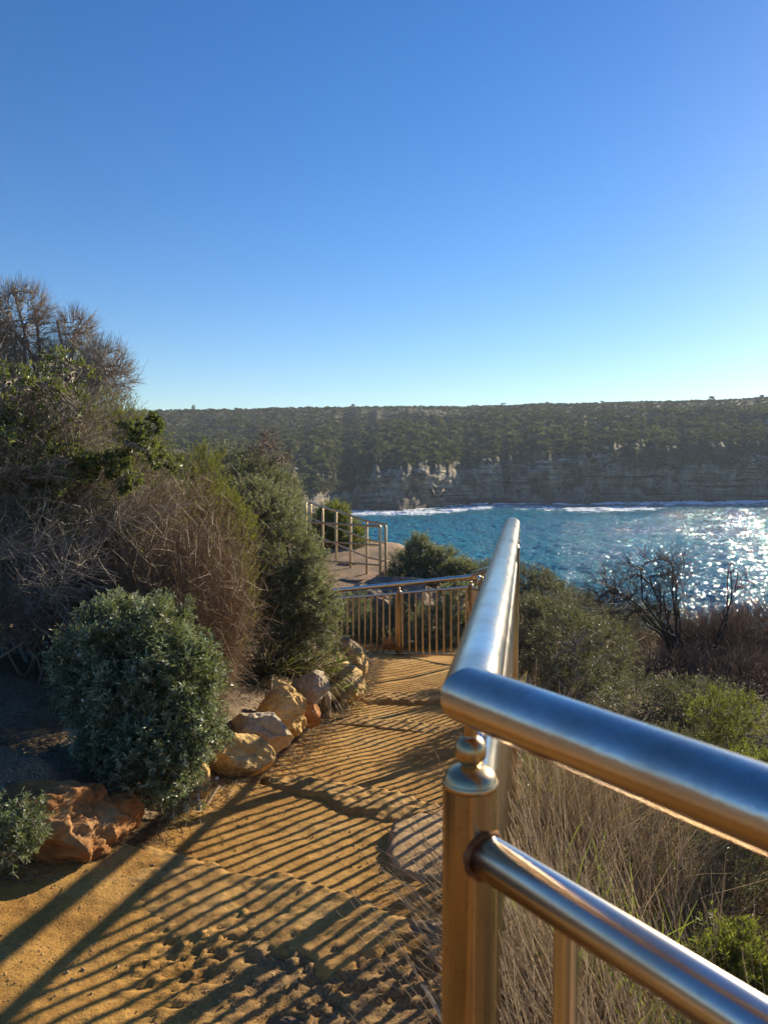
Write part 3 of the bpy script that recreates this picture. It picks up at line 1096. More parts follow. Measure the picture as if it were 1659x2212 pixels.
foot = lambda p: gz(p[0]-.12, p[1])+.09
m = MB()
ft = lambda p: np.array([p[0], p[1], foot(p)])
BM = C0+Bdir*1.3
tube_path(m, [ft(BE), ft(BM), ft(C0), ft((C0+AE)/2), ft(AE), ft((AE+K1)/2), ft(K1), ft(K2), ft(R2)], .016, 14)
m.build('bottom_rail', M['steel'], fn)
for p in (BE, C0, AE, K1, K2):
    ps = post(fn, (p[0], p[1]), p[2]-.030-.012, gz(p[0], p[1])-.25)
    if p is C0: ps['label'] = 'thick rust stained corner post under the handrail bend'
baluster_run(fn, C0+dz2, C0+Bdir*1.3+dz2, (foot(C0), foot(BM)), first=.146, spacing=.27)
baluster_run(fn, C0+Bdir*1.3+dz2, BE+dz2, (foot(BM), foot(BE)), first=.05)
for a, b in ((C0, AE), (K0, K1), (K1, K2), (K2, R2)):
    mid = (a+b)/2
    baluster_run(fn, a+dz2, b+dz2, (foot(a), foot(b)), first=.10)

m = MB()
wd = Bdir; wc = C0+dz2+wd*.030
wa = np.cross(wd, [0, 0, 1.]); th = np.linspace(0, 2*np.pi, 29)[:-1]
for rr_ in (0,):
    ring = []
    for a_ in th:
        rad_ = wa*math.cos(a_)+np.array([0, 0, 1.])*math.sin(a_)
        cc_ = wc+rad_*(.0235+.001)-wd*(.006*abs(math.cos(a_)))
        ring.append([cc_+(rad_*math.cos(b_)+wd*math.sin(b_))*(.0042+.0009*math.sin(a_*9)) for b_ in np.linspace(0, 2*np.pi, 9)[:-1]])
ring = np.array(ring+[ring[0]])
m.add(ring.reshape(-1, 3), grid_faces(29, 8, True))
m.build('weld_bead', M['rust'], fn)

# transverse fence
f2 = thing('steel_fence', 'steel baluster fence crossing the end of the path, with one ball topped middle post', 'fence', (.22, 10.2, -2.65))
Ra, La = P(1030, 1245, 9.3), P(740, 1274, 10.95)
dirF = nrm(La-Ra)
Lf = La+dirF*.9
m = MB()
elb = elbow(Ra-dirF*.03, dirF*-1, np.array([0, 0, -1.]), .045)
tube_path(m, [Lf, La, Ra+dirF*.05]+list(elb)+[elb[-1]-np.array([0, 0, .05])], .0305, 20)
m.build('handrail', M['steel'], f2)
m = MB()
o2 = np.array([0, 0, -.125])
Rb = Ra+dirF*.06
tube_path(m, [Lf+o2, Rb+o2], .0165, 14); m.build('second_rail', M['steel'], f2)
zl, zr = P(738, 1410, 10.95)[2], P(1018, 1416, 9.35)[2]
zfl = zl+(zl-zr)*.9/np.linalg.norm((La-Ra)[:2])
m = MB(); tube_path(m, [(Lf[0], Lf[1], zfl), (Rb[0], Rb[1], zr)], .015, 12); m.build('bottom_rail', M['steel_dark'], f2)
baluster_run(f2, Rb+o2, Lf+o2, (zr, zfl), first=.10, r=.0125)
for px, Yv in ((1019, 9.36), (862, 10.2)):
    t = (px-740)/(1030-740)
    # point on the fence line seen at px
    best = min(np.linspace(0, 1, 400), key=lambda s: abs((La+(Ra-La)*s)[0]/(La+(Ra-La)*s)[1]-(px-829.5)/F))
    q = La+(Ra-La)*best
    post(f2, (q[0], q[1]), q[2]-.045, q[2]-1.2, .03)
post(f2, (Lf[0], Lf[1]), Lf[2]-.045, Lf[2]-1.2, .03)

# lookout fences
f3 = thing('lookout_fence', 'three rail steel fence climbing back from the lookout corner above the sea', 'fence', (.03, 15, -2.31))
pp = [(833, 1134, 1256, 14.96), (792, 1127, 1246, 15.5), (757, 1115, 1229, 16.1), (726, 1105, None, 16.9), (697, 1097, None, 17.7), (671, 1087, None, 18.6)]
tops = [P(a, b, Y) for a, b, c, Y in pp]
for q, (a, b, c, Y) in zip(tops, pp):
    m = MB(); zb = gz(q[0], q[1])-.15
    lathe(m, (q[0], q[1]), [(.026, zb), (.026, q[2]-.035), (.018, q[2]-.02), (.012, q[2])], 14)
    m.build('post', M['steel_gold'], f3)
m = MB(); tube_path(m, [t+[0, 0, .012] for t in tops], .025, 14); m.build('handrail', M['steel_gold'], f3)
for o_ in (.36, .72):
    m = MB(); tube_path(m, [t-[0, 0, o_] for t in tops], .018, 12); m.build('middle_rail', M['steel_gold'], f3)
f4 = thing('lookout_fence', 'three rail steel fence running left across the lookout from its front corner post', 'fence', (-.08, 14.85, -2.32))
t0, t1 = P(821, 1137, 14.85), P(640, 1127, 15.6)
ps = [t0+(t1-t0)*s for s in (0, .55, 1)]
for q in (ps[0], ps[2]):
    m = MB(); zb = gz(q[0], q[1])-.15
    lathe(m, (q[0], q[1]), [(.028, zb), (.028, q[2]-.01), (.02, q[2]+.01), (.005, q[2]+.03)], 14)
    m.build('post', M['steel_gold'], f4)
for o_, nm in ((0, 'handrail'), (.37, 'middle_rail'), (.76, 'middle_rail')):
    m = MB(); tube_path(m, [q-[0, 0, o_] for q in ps], .024 if o_ == 0 else .018, 12); m.build(nm, M['steel_gold'], f4)
q = P(660.5, 1083, 17.5)
m = MB(); lathe(m, (q[0], q[1]), [(.03, gz(q[0], q[1])-.1), (.03, q[2]-.02), (.018, q[2]), (.001, q[2]+.012)], 14)
tag(m.build('fence_post', M['steel_gold']), 'single slim steel post standing alone at the left end of the lookout fences', 'post')


# ------------------------------------------------------------------ shrubs
def shrub(name, label, lobes, base, counts=(10, 90, 800, 4000), radii=(.02, .008, .0035, .0018), stem='twig_grey', leaf=None,
          leaves_per=10, L=.02, W=.003, spread=.9, flowers=0, r0=.55, up=.35, group=None, cat='shrub', tmin=.15, nbase=1, bspread=.1, bow=.45, lean=(0, 0, 0), tiplen=None, tipk=4, leafbias=None):
    t = thing(name, label, cat, base, group)
    base = np.array(base, float)
    ms = MB()
    bp = base+rng.normal(size=(counts[0], 3))*[bspread, bspread, 0]
    cp, cd = lobe_pts(lobes, counts[0], 0, .45)
    q, d = connect(bp, np.tile([0, 0, 1.], (counts[0], 1))+np.asarray(lean), cp, 7, bow, .03)
    curves_mesh(ms, q, np.linspace(radii[0], radii[0]*.55, 7)[None], 6)
    nodes_p = q[:, 3:].reshape(-1, 3); nodes_d = np.gradient(q, axis=1)[:, 3:].reshape(-1, 3)
    shells = [(.25, .8), (.5, .92), (r0, 1.0)]
    for lv in range(1, len(counts)-1):
        cp, cd = lobe_pts(lobes, counts[lv], *shells[min(lv-1, 2)])
        cp = cp[cp[:, 2] > base[2]+.02]
        ix = nearest(cp, nodes_p)
        q, d = connect(nodes_p[ix], nodes_d[ix], cp, 5, bow, .05)
        curves_mesh(ms, q, np.linspace(radii[lv], radii[lv]*.5, 5)[None], 4 if lv == 1 else 3)
        nodes_p = q[:, 2:].reshape(-1, 3); nodes_d = np.gradient(q, axis=1)[:, 2:].reshape(-1, 3)
    # last shoots grow outwards/up from the nodes
    n = counts[-1]
    cp, cd = lobe_pts(lobes, n, r0, 1.0)
    ok = cp[:, 2] > base[2]+.01
    cp, cd = cp[ok], cd[ok]
    if tiplen is None:
        ix = nearest(cp, nodes_p)
        q, d = connect(nodes_p[ix], nodes_d[ix], cp, tipk, bow, .05)
    else:
        ix = nearest(cp, nodes_p)
        dd = nrm(cd*.8+np.array([0, 0, up])+np.asarray(lean)*.5+rng.normal(size=cd.shape)*.35)
        st = nodes_p[ix]
        q = grow(st, dd, tiplen*(.6+.8*rng.random(len(st))), tipk, .16, (0, 0, .04))
    curves_mesh(ms, q, np.linspace(radii[-1], radii[-1]*.4, q.shape[1])[None], 3)
    ms.build('stems', M[stem], t)
    if leaf:
        ml = MB()
        k = q.shape[1]
        n = len(q)
        Lp = int(leaves_per)
        # shoots of leaves: at the outer end of each tip
        tt = rng.uniform(tmin, 1, (n, Lp))*(k-1)
        i0 = np.minimum(tt.astype(int), k-2); fr = (tt-i0)[..., None]
        ar = np.arange(n)[:, None]
        a, b = q[ar, i0], q[ar, i0+1]
        pos = (a*(1-fr)+b*fr).reshape(-1, 3)
        tg = nrm(b-a).reshape(-1, 3)
        rnd = rng.normal(size=tg.shape)
        perp = nrm(rnd-tg*(rnd*tg).sum(-1, keepdims=True))
        dd = tg*(.55+.3*rng.random((len(tg), 1)))+perp*spread
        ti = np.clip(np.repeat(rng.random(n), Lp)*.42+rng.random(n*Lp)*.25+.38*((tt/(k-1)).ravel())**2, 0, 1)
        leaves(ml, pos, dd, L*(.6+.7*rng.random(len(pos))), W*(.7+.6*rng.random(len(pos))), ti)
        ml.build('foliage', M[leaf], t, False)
        if flowers:
            ix = rng.choice(n, flowers)
            for q0 in ix:
                mf = MB()
                fp = (q[q0, -1]+rng.normal(size=3)*.004)[None]
                fd = nrm(q[q0, -1]-q[q0, -2]+rng.normal(size=3)*.4)[None]
                sd = nrm(np.cross(fd, rng.normal(size=fd.shape)))
                up_ = np.cross(fd, sd)
                for j in range(5):
                    leaves(mf, fp, sd*math.cos(j*1.2566)+up_*math.sin(j*1.2566)+fd*.3, .010, .0042)
                mf.build('flower', M['flower'], t, False)
    return t


def lobe(px, py, Y, rx, ry=None, rz=None):
    """ellipsoid: centre at photo position and distance Y, radii given in photo pixels (rx, rz) or metres for depth"""
    c = P(px, py, Y)
    s = Y/F
    return (c, np.array([rx*s, (rx*s if ry is None else ry), (rx if rz is None else rz)*s]))


def gb(px, Y, off=0.):
    x = (px-829.5)/F*Y
    return (x, Y, gz(x, Y)+off)


def sweep_shrub(name, label, roots, dirs, Ls, counts, radii, mat, spread=(.35, .4, .45), cat='shrub', bias=(0, 0, .02), wander=.09, leaf=None, nleaf=0, L=.02, W=.003):
    """long sweeping branches, side branches at a narrow angle, fine twigs"""
    base = roots.mean(0)
    t = thing(name, label, cat, base)
    ms = MB()
    q = grow(roots, dirs, Ls[0]*(.6+.6*rng.random(len(roots))), 9, wander, bias)
    curves_mesh(ms, q, np.linspace(radii[0], radii[0]*.35, 9)[None], 6)
    for lv in range(1, len(Ls)):
        n = len(q)*counts[lv-1]
        i = np.repeat(np.arange(len(q)), counts[lv-1])
        k = q.shape[1]
        tt = (.18+.82*rng.random(n))*(k-1.001)
        i0 = tt.astype(int); fr = (tt-i0)[:, None]
        st = q[i, i0]*(1-fr)+q[i, i0+1]*fr
        d = nrm(q[i, i0+1]-q[i, i0])+rng.normal(size=(n, 3))*spread[lv-1]
        kk = 6 if lv < 3 else 4
        q = grow(st, d, Ls[lv]*(.4+.8*rng.random(n)), kk, wander*1.2, bias)
        curves_mesh(ms, q, np.linspace(radii[lv], radii[lv]*.4, kk)[None], 4 if lv == 1 else 3)
    ms.build('stems', M[mat], t)
    if nleaf:
        ml = MB()
        i = rng.integers(0, len(q), nleaf)
        pos = q[i, -1]+rng.normal(size=(nleaf, 3))*.012
        leaves(ml, pos, rng.normal(size=pos.shape)*.7+[0, 0, .5], L, W)
        ml.build('foliage', M[leaf], t, False)
    return t


# 1 foreground rosemary-like bush
shrub('coastal_shrub', 'round dark green bush with tiny needle leaves and pale flowers beside the path', [
    lobe(305, 1530, 3.50, 112, .28, 125), lobe(205, 1480, 3.6, 58, .2, 62), lobe(250, 1375, 3.6, 62, .22, 62), lobe(345, 1370, 3.6, 52, .2, 56), lobe(400, 1470, 3.55, 66, .2, 74),
    lobe(335, 1630, 3.35, 92, .22, 80), lobe(240, 1595, 3.4, 56, .2, 54), lobe(425, 1590, 3.4, 45, .15, 55), lobe(375, 1705, 3.25, 32, .1, 38), lobe(150, 1420, 3.62, 30, .12, 34)],
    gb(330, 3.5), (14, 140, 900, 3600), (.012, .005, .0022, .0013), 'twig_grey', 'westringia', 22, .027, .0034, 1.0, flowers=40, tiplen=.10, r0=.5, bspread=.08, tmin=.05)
# 2 small sprig bottom left
shrub('coastal_shrub', 'small trailing green sprig hanging over the orange boulder at the left frame edge', [
    lobe(20, 1800, 2.62, 40, .08, 38), lobe(55, 1775, 2.62, 28, .06, 22), lobe(40, 1840, 2.6, 22, .05, 24), lobe(-60, 1790, 2.65, 70, .12, 60)],
    gb(-60, 2.7), (7, 30, 110, 330), (.005, .003, .0018, .0011), 'twig_grey', 'westringia', 26, .021, .0024, 1.0, tiplen=.07, bspread=.05, tmin=.05)
# 3 tall brown reed shrub
def reed_shrub(name, label, base, w, n, H, mat, lean=(0, 0, 0), wander=.05, cat='shrub', r=.0019, green=0, k=8, env=None, spreadx=.25, leafm='yellowgreen'):
    t = thing(name, label, cat, base)
    ms = MB()
    p = np.array(base)+np.clip(rng.normal(size=(n, 3)), -1.6, 1.6)*[w[0], w[1], 0]
    p[:, 2] = ground_z(p[:, 0], p[:, 1], False)-.02
    off = (p-np.array(base))/np.array([w[0], w[1], 1])
    d = np.array([0, 0, 1.])+off*[spreadx, spreadx, 0]+rng.normal(size=(n, 3))*[.10, .10, 0]+np.asarray(lean)
    hh = H*(.45+.55*rng.random(n)**.6)*np.clip(1-.10*(off[:, 0]**2+off[:, 1]**2), .5, 1)
    q = grow(p, d, hh, k, wander, (0, 0, 0))
    curves_mesh(ms, q, np.linspace(r, r*.45, k)[None], 3)
    # side twiglets
    i = rng.integers(0, n, n*4); j = rng.integers(2, k, n*4)
    st = q[i, j]
    dd = nrm(q[i, j]-q[i, j-1]+rng.normal(size=(n*4, 3))*.28)
    q2 = grow(st, dd, .10+.16*rng.random(n*4), 4, .1)
    curves_mesh(ms, q2, np.linspace(r*.6, r*.3, 4)[None], 3)
    ms.build('stems', M[mat], t)
    if green:
        ml = MB()
        i = rng.integers(0, len(q2), green)
        pos = q2[i, -1]+rng.normal(size=(green, 3))*.015
        sel = pos[:, 2] > np.quantile(pos[:, 2], .35)
        pos = pos[sel]
        leaves(ml, pos, rng.normal(size=pos.shape)*.5+[0, 0, 1], .024, .0022)
        ml.build('foliage', M[leafm], t, False)
    return t


reed_shrub('reed_bush', 'tall rust brown reed bush leaning over behind the round green bush', gb(385, 4.6), (.12, .14), 3000, 1.22, 'reed', (.0, 0, 0), .035, green=2200, spreadx=.13)
reed_shrub('reed_bush', 'pale feathery brown bush with yellow green tips rising behind the rust brown reeds', gb(330, 5.3), (.22, .22), 2800, 1.60, 'reed_pale', (.03, 0, 0), .07, green=9000, spreadx=.10)
# yellow-green feathery shoots
shrub('broom_shrub', 'bright yellow green feathery shrub glowing on the ridge left of the far slope', [
    lobe(440, 1040, 5.9, 42, .2, 60), lobe(470, 1120, 5.8, 50, .2, 60), lobe(515, 1170, 5.7, 32, .2, 75), lobe(520, 1290, 5.5, 25, .2, 70)],
    gb(480, 5.7), (8, 50, 300, 900), (.008, .004, .002, .0012), 'twig_brown', 'yellowgreen', 22, .024, .0022, .45, tiplen=.13, up=1.2)
shrub('broom_shrub', 'olive feathery shrub below the dead tree crown, its top against the sky', [
    lobe(245, 940, 5.6, 55, .3, 55), lobe(190, 1000, 5.4, 70, .3, 60), lobe(300, 1000, 5.5, 50, .25, 60)],
    gb(240, 5.6), (8, 60, 400, 1500), (.01, .005, .002, .0013), 'twig_brown', 'yellowgreen', 14, .022, .0020, .4, tiplen=.16, up=1.2)
# 4 grey-green large bushes to the right
shrub('coastal_shrub', 'large grey green bush spilling toward the path behind the strappy clumps', [
    lobe(590, 1200, 6.6, 92, .45, 110), lobe(650, 1290, 6.5, 66, .35, 75), lobe(555, 1110, 6.8, 62, .35, 72), lobe(610, 1120, 6.9, 38, .3, 48),
    lobe(672, 1235, 6.5, 32, .25, 50), lobe(706, 1335, 6.4, 30, .25, 52), lobe(540, 1250, 6.5, 50, .3, 70), lobe(590, 1290, 6.4, 60, .3, 52), lobe(600, 1365, 6.4, 62, .3, 36), lobe(660, 1370, 6.4, 45, .25, 34)],
    gb(620, 6.9), (9, 170, 1300, 5200), (.022, .009, .004, .0018), 'twig_grey', 'greygreen', 22, .024, .0032, .9, tiplen=.13, r0=.5)
shrub('coastal_shrub', 'grey green bush with half bare crown in front of the far hillside', [
    lobe(490, 1020, 8.0, 50, .4, 45), lobe(560, 1040, 8.2, 50, .4, 50), lobe(600, 1070, 8.0, 45, .4, 45), lobe(530, 1100, 7.8, 75, .5, 65), lobe(620, 1160, 8.0, 32, .3, 40)],
    gb(560, 8.0), (14, 120, 900, 2400), (.022, .009, .004, .0018), 'twig_grey', 'greygreen', 16, .026, .0034, .9, tiplen=.15)
shrub('bare_shrub', 'leafless red brown twiggy crown poking up before the far headland', [
    lobe(575, 955, 8.3, 34, .3, 40), lobe(600, 985, 8.3, 40, .3, 32), lobe(550, 990, 8.3, 30, .3, 30)],
    gb(600, 8.3), (8, 50, 260, 700), (.012, .006, .0035, .002), 'twig_brown', None, r0=.3)
# 5 left mass: twig tangles and leafy
shrub('dead_tree', 'dead grey tree with three rounded fine twig crowns against the sky at the left', [
    lobe(45, 690, 7.0, 66, .3, 75), lobe(-60, 760, 7.0, 110, .4, 90), lobe(165, 715, 7.2, 40, .25, 40), lobe(160, 790, 7.1, 75, .3, 60),
    lobe(225, 800, 7.0, 62, .3, 60), lobe(190, 850, 7.0, 60, .3, 55), lobe(60, 830, 7.1, 110, .4, 80)],
    gb(40, 7.1), (44, 500, 3600, 15000), (.020, .008, .0035, .0017), 'twig_grey', None, r0=.45, bspread=.2, lean=(.3, 0, 0), bow=.3, tiplen=.12, up=.5)
shrub('leafy_shrub', 'dense dark leafy shrub in front of the dead tree at the left frame edge', [
    lobe(30, 850, 4.45, 75, .3, 55), lobe(140, 800, 4.9, 45, .2, 32), lobe(20, 960, 4.4, 80, .3, 70), lobe(150, 890, 4.6, 45, .25, 45), lobe(-60, 900, 4.4, 90, .3, 110), lobe(120, 1010, 4.5, 60, .2, 40)],
    gb(60, 5.1), (20, 200, 1100, 750), (.016, .007, .0035, .0022), 'twig_grey', 'banksia', 11, .034, .0062, 1.0, tiplen=.09, tmin=.35, r0=.5)
shrub('leafy_shrub', 'knotted dark green branch of leaf rosettes reaching out over the pale reeds', [
    lobe(285, 945, 4.6, 20, .12, 20), lobe(235, 1000, 4.6, 26, .12, 16), lobe(325, 985, 4.6, 14, .1, 12), lobe(325, 915, 4.7, 12, .08, 12), lobe(265, 1040, 4.6, 22, .1, 14), lobe(180, 1010, 4.6, 24, .1, 18), lobe(365, 1000, 4.65, 8, .06, 8)],
    tuple(P(60, 1150, 4.8)), (10, 40, 110, 260), (.010, .005, .003, .002), 'twig_grey', 'banksia', 15, .034, .0065, 1.0, tiplen=.06, tmin=.3, lean=(1.6, 0, -.3), bspread=.03)
n = 26
rts = np.array([gb(px, Y, .1) for px, Y in zip(rng.uniform(-230, 60, n), rng.uniform(4.5, 5.2, n))])
sweep_shrub('twiggy_shrub', 'tangled mass of bare grey sweeping twigs filling the left edge', rts,
            rng.normal(size=(n, 3))*[.25, .22, .25]+[.5, -.02, .72], (1.0, .5, .25, .12), (18, 9, 4), (.008, .0038, .0021, .0013), 'twig_grey', bias=(.03, 0, -.01))
n = 12
rts = np.array([P(px, py, Y) for px, py, Y in zip(rng.uniform(-200, 40, n), rng.uniform(960, 1160, n), rng.uniform(4.6, 5.1, n))])
sweep_shrub('twiggy_shrub', 'upper fan of bare grey twigs sweeping right toward the pale reeds', rts,
            rng.normal(size=(n, 3))*[.2, .25, .25]+[.8, 0, .3], (.62, .34, .2, .11), (18, 9, 4), (.006, .0032, .0019, .0012), 'twig_grey', bias=(.02, 0, .03))
shrub('twiggy_shrub', 'shaded grey green understorey shrub under the sweeping bare twigs', [
    lobe(120, 1020, 4.9, 110, .4, 80), lobe(40, 1080, 4.7, 120, .3, 80), lobe(200, 1020, 5.0, 60, .3, 50), lobe(60, 1200, 4.7, 140, .3, 90)],
    gb(100, 5.0), (10, 90, 700, 2400), (.014, .006, .003, .0015), 'twig_grey', 'greygreen', 14, .022, .0028, .9, tiplen=.12)
shrub('twiggy_shrub', 'low dry brown twigs in the dark hollow left of the round green bush', [
    lobe(60, 1330, 4.3, 120, .3, 55), lobe(200, 1290, 4.6, 90, .3, 60), lobe(-60, 1350, 4.2, 110, .3, 60)],
    gb(80, 4.4), (14, 120, 900, 2600), (.010, .005, .0026, .0015), 'twig_brown', None, r0=.2, bspread=.35, lean=(.5, 0, 0))
# bushes behind everything to close gaps at the left
shrub('coastal_shrub', 'dark bush filling the gap between the reed bush and the shaded twigs', [
    lobe(260, 1180, 6.0, 110, .5, 120), lobe(330, 1080, 6.4, 90, .4, 80), lobe(430, 1200, 6.4, 120, .4, 150), lobe(150, 1180, 6.2, 120, .5, 130), lobe(0, 1150, 6.2, 160, .5, 160)],
    gb(260, 6.3), (16, 160, 1200, 3800), (.02, .008, .004, .0018), 'twig_grey', 'banksia', 16, .028, .0042, .9, tiplen=.13)


# 6 strappy clumps
def strap_clump(name, label, base, n, H, mat, w=.004, dead=.35, spread=.7, droop=-.12, group=None, rad=.06, k=8, dead_mat='straw_dull'):
    t = thing(name, label, 'plant', base, group)
    for frac, mt, dr, nm in ((1-dead, mat, droop, 'leaves'), (dead, dead_mat, droop*2.2, 'dry_leaves')):
        m_ = int(n*frac)
        if m_ < 1: continue
        mm = MB()
        p = np.array(base)+rng.normal(size=(m_, 3))*[rad, rad, 0]
        d = rng.normal(size=(m_, 3))*[spread, spread, 0]+[0, 0, 1]
        q = grow(p, d, H*(.5+.6*rng.random(m_)), k, .05, (0, 0, dr))
        gzv = ground_z(q[..., 0], q[..., 1], False)
        q[..., 2] = np.maximum(q[..., 2], gzv+.01)
        ribbons(mm, q, (w*np.array([.8, 1, 1, 1, .95, .8, .5, .12][:k]))[None])
        mm.build(nm, M[mt], t, True)
    return t


for px, Y, n, H, lab in [(640, 6.15, 520, .68, 'dark strappy clump with arching dry leaves under the big grey green bush'),
                          (705, 6.6, 300, .5, 'strappy clump nearest the transverse fence with sunlit yellow green blades'),
                          (575, 5.9, 320, .55, 'shaded strappy clump on the bank above the flat ochre rock'),
                          (148, 3.95, 60, .32, 'pale dry strappy tuft against the left side of the round green bush')]:
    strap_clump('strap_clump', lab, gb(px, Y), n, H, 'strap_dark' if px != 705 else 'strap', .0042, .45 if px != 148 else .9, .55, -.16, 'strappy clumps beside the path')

# 7 beyond the transverse fence
shrub('coastal_shrub', 'pale flecked green bush seen through the left half of the transverse fence', [
    lobe(800, 1370, 11.6, 55, .4, 42), lobe(870, 1330, 11.8, 32, .3, 40), lobe(760, 1340, 12, 40, .3, 60), lobe(835, 1385, 11.3, 40, .3, 30)],
    gb(810, 11.7), (12, 80, 500, 1700), (.014, .007, .004, .002), 'twig_grey', 'greygreen', 20, .032, .0052, .9, tiplen=.14)
shrub('coastal_shrub', 'lush grey green bush behind the right half of the transverse fence', [
    lobe(945, 1360, 11.2, 65, .4, 50), lobe(1000, 1320, 11.4, 55, .4, 60), lobe(900, 1390, 10.9, 38, .3, 28), lobe(985, 1395, 10.8, 55, .3, 32)],
    gb(960, 11.3), (12, 80, 600, 2200), (.014, .007, .004, .002), 'twig_grey', 'greygreen', 20, .032, .0052, .9, tiplen=.14)
shrub('coastal_shrub', 'rounded grey green bush right of the lookout fence against the water', [
    lobe(910, 1215, 14.6, 42, .4, 42), lobe(950, 1225, 14.6, 48, .4, 36), lobe(875, 1235, 14.8, 36, .4, 30), lobe(905, 1185, 14.6, 20, .25, 22), lobe(990, 1240, 14.8, 40, .4, 24), lobe(935, 1260, 14.3, 60, .4, 20)],
    gb(930, 14.9), (12, 90, 600, 2400), (.016, .008, .004, .0022), 'twig_grey', 'greygreen', 20, .04, .0065, .9, tiplen=.18)
shrub('coastal_shrub', 'bright olive bush rising behind the left posts of the lookout fence', [
    lobe(720, 1120, 19.5, 32, .6, 30), lobe(745, 1165, 19.3, 42, .6, 45), lobe(700, 1160, 19.5, 50, .6, 45), lobe(770, 1200, 19, 30, .5, 30)],
    gb(730, 19.6), (10, 70, 500, 2200), (.02, .01, .005, .003), 'twig_grey', 'yellowgreen', 18, .05, .009, .8, tiplen=.22)
shrub('coastal_shrub', 'dark low bush right of the lookout with its crest on the water line', [
    lobe(1060, 1250, 15, 55, .6, 28), lobe(1010, 1255, 15.2, 40, .5, 24), lobe(1150, 1262, 14.5, 60, .6, 30), lobe(1190, 1300, 13.8, 70, .6, 38)],
    gb(1130, 14.8), (12, 100, 700, 2500), (.016, .008, .004, .0022), 'twig_grey', 'greygreen_dull', 16, .036, .0055, .9, tiplen=.18)

# 8 right side
shrub('coastal_shrub', 'grey green bush just right of the shiny handrail above the tall grass', [
    lobe(1165, 1410, 7.6, 62, .4, 50), lobe(1200, 1360, 8.2, 60, .4, 55), lobe(1150, 1340, 8.6, 50, .4, 50), lobe(1210, 1440, 7.4, 55, .3, 35)],
    gb(1185, 7.9), (12, 100, 800, 2600), (.014, .006, .003, .0016), 'twig_grey', 'greygreen_dull', 18, .026, .0036, .9, tiplen=.13)
shrub('low_scrub', 'dense grey brown twiggy scrub below the water at the right frame edge', [
    lobe(1560, 1400, 10, 110, .8, 70), lobe(1640, 1380, 10.5, 110, .8, 60), lobe(1500, 1400, 10.3, 70, .6, 55), lobe(1600, 1480, 8.8, 120, .6, 60), lobe(1450, 1460, 9.2, 80, .6, 50), lobe(1740, 1440, 9.8, 110, .8, 80)],
    gb(1590, 10), (30, 400, 3500, 13000), (.014, .008, .005, .0034), 'twig_brown', None, r0=.3, bspread=.9, cat='scrub', tiplen=.22)
shrub('low_scrub', 'mixed grey scrub behind the windswept dead shrub', [
    lobe(1330, 1380, 10.8, 90, .7, 60), lobe(1250, 1330, 12.5, 70, .7, 45), lobe(1400, 1350, 12, 80, .7, 40), lobe(1290, 1420, 9.5, 80, .6, 50)],
    gb(1330, 10.9), (18, 160, 1300, 5000), (.012, .006, .0035, .0022), 'twig_brown', 'greygreen_dull', 5, .03, .004, .9, tiplen=.2, r0=.4, bspread=.5, cat='scrub')
shrub('low_scrub', 'green leafy scrub on the slope under the dead shrub', [
    lobe(1400, 1520, 7.4, 110, .6, 50), lobe(1280, 1500, 7.0, 80, .5, 45), lobe(1530, 1540, 7.0, 110, .6, 55), lobe(1620, 1600, 6.0, 90, .5, 50)],
    gb(1440, 7.2), (18, 140, 1000, 3200), (.010, .005, .003, .0016), 'twig_grey', 'greygreen_dull', 12, .024, .0034, .9, tiplen=.13, bspread=.45, cat='scrub')
shrub('coastal_shrub', 'wiry grey green bush behind the handrail whose shade falls across the path', [
    (np.array([1.5, 6.15, -1.55]), np.array([.33, .34, .36])), (np.array([1.75, 6.5, -1.6]), np.array([.36, .34, .34])), (np.array([1.45, 5.75, -1.75]), np.array([.25, .28, .25]))],
    (1.55, 6.2, gz(1.55, 6.2)), (10, 80, 500, 1100), (.014, .006, .003, .0017), 'twig_grey', 'greygreen_dull', 18, .026, .0036, .9, tiplen=.12)
# windswept dead shrub: trunk then crown swept to the left
ds = [lobe(1330, 1270, 9.3, 62, .3, 42), lobe(1400, 1235, 9.4, 68, .3, 45), lobe(1455, 1225, 9.5, 45, .25, 42), lobe(1375, 1310, 9.3, 75, .3, 50), lobe(1300, 1310, 9.2, 45, .25, 40), lobe(1450, 1290, 9.4, 45, .25, 55)]
shrub('windswept_shrub', 'black leafless windswept shrub with a twisted trunk standing against the glittering water', ds, tuple(P(1478, 1450, 9.4)),
      (16, 150, 700, 1300), (.018, .0075, .0038, .0024), 'twig_dark', None, r0=.45, lean=(-.38, 0, 0), bow=.3, bspread=.03, tiplen=.18, up=.15)
shrub('dead_sapling', 'thin dead forked sapling right of the windswept shrub', [
    lobe(1590, 1245, 9.6, 22, .12, 28), lobe(1575, 1225, 9.6, 12, .1, 16), lobe(1612, 1265, 9.6, 14, .1, 20)],
    tuple(P(1545, 1400, 9.6)), (4, 12, 30, 70), (.012, .007, .0045, .003), 'twig_dark', None, r0=.4, lean=(.25, 0, 0), bspread=.01)


# grass: tall dry sedge stalks right of the near fence (nobody could count them)
def scatter(n, xr, yr, dens=None):
    x = rng.uniform(*xr, n); y = rng.uniform(*yr, n)
    fx = np.interp(y, XR[:, 0], XR[:, 1])
    ok = x > fx+.02
    return x[ok], y[ok]


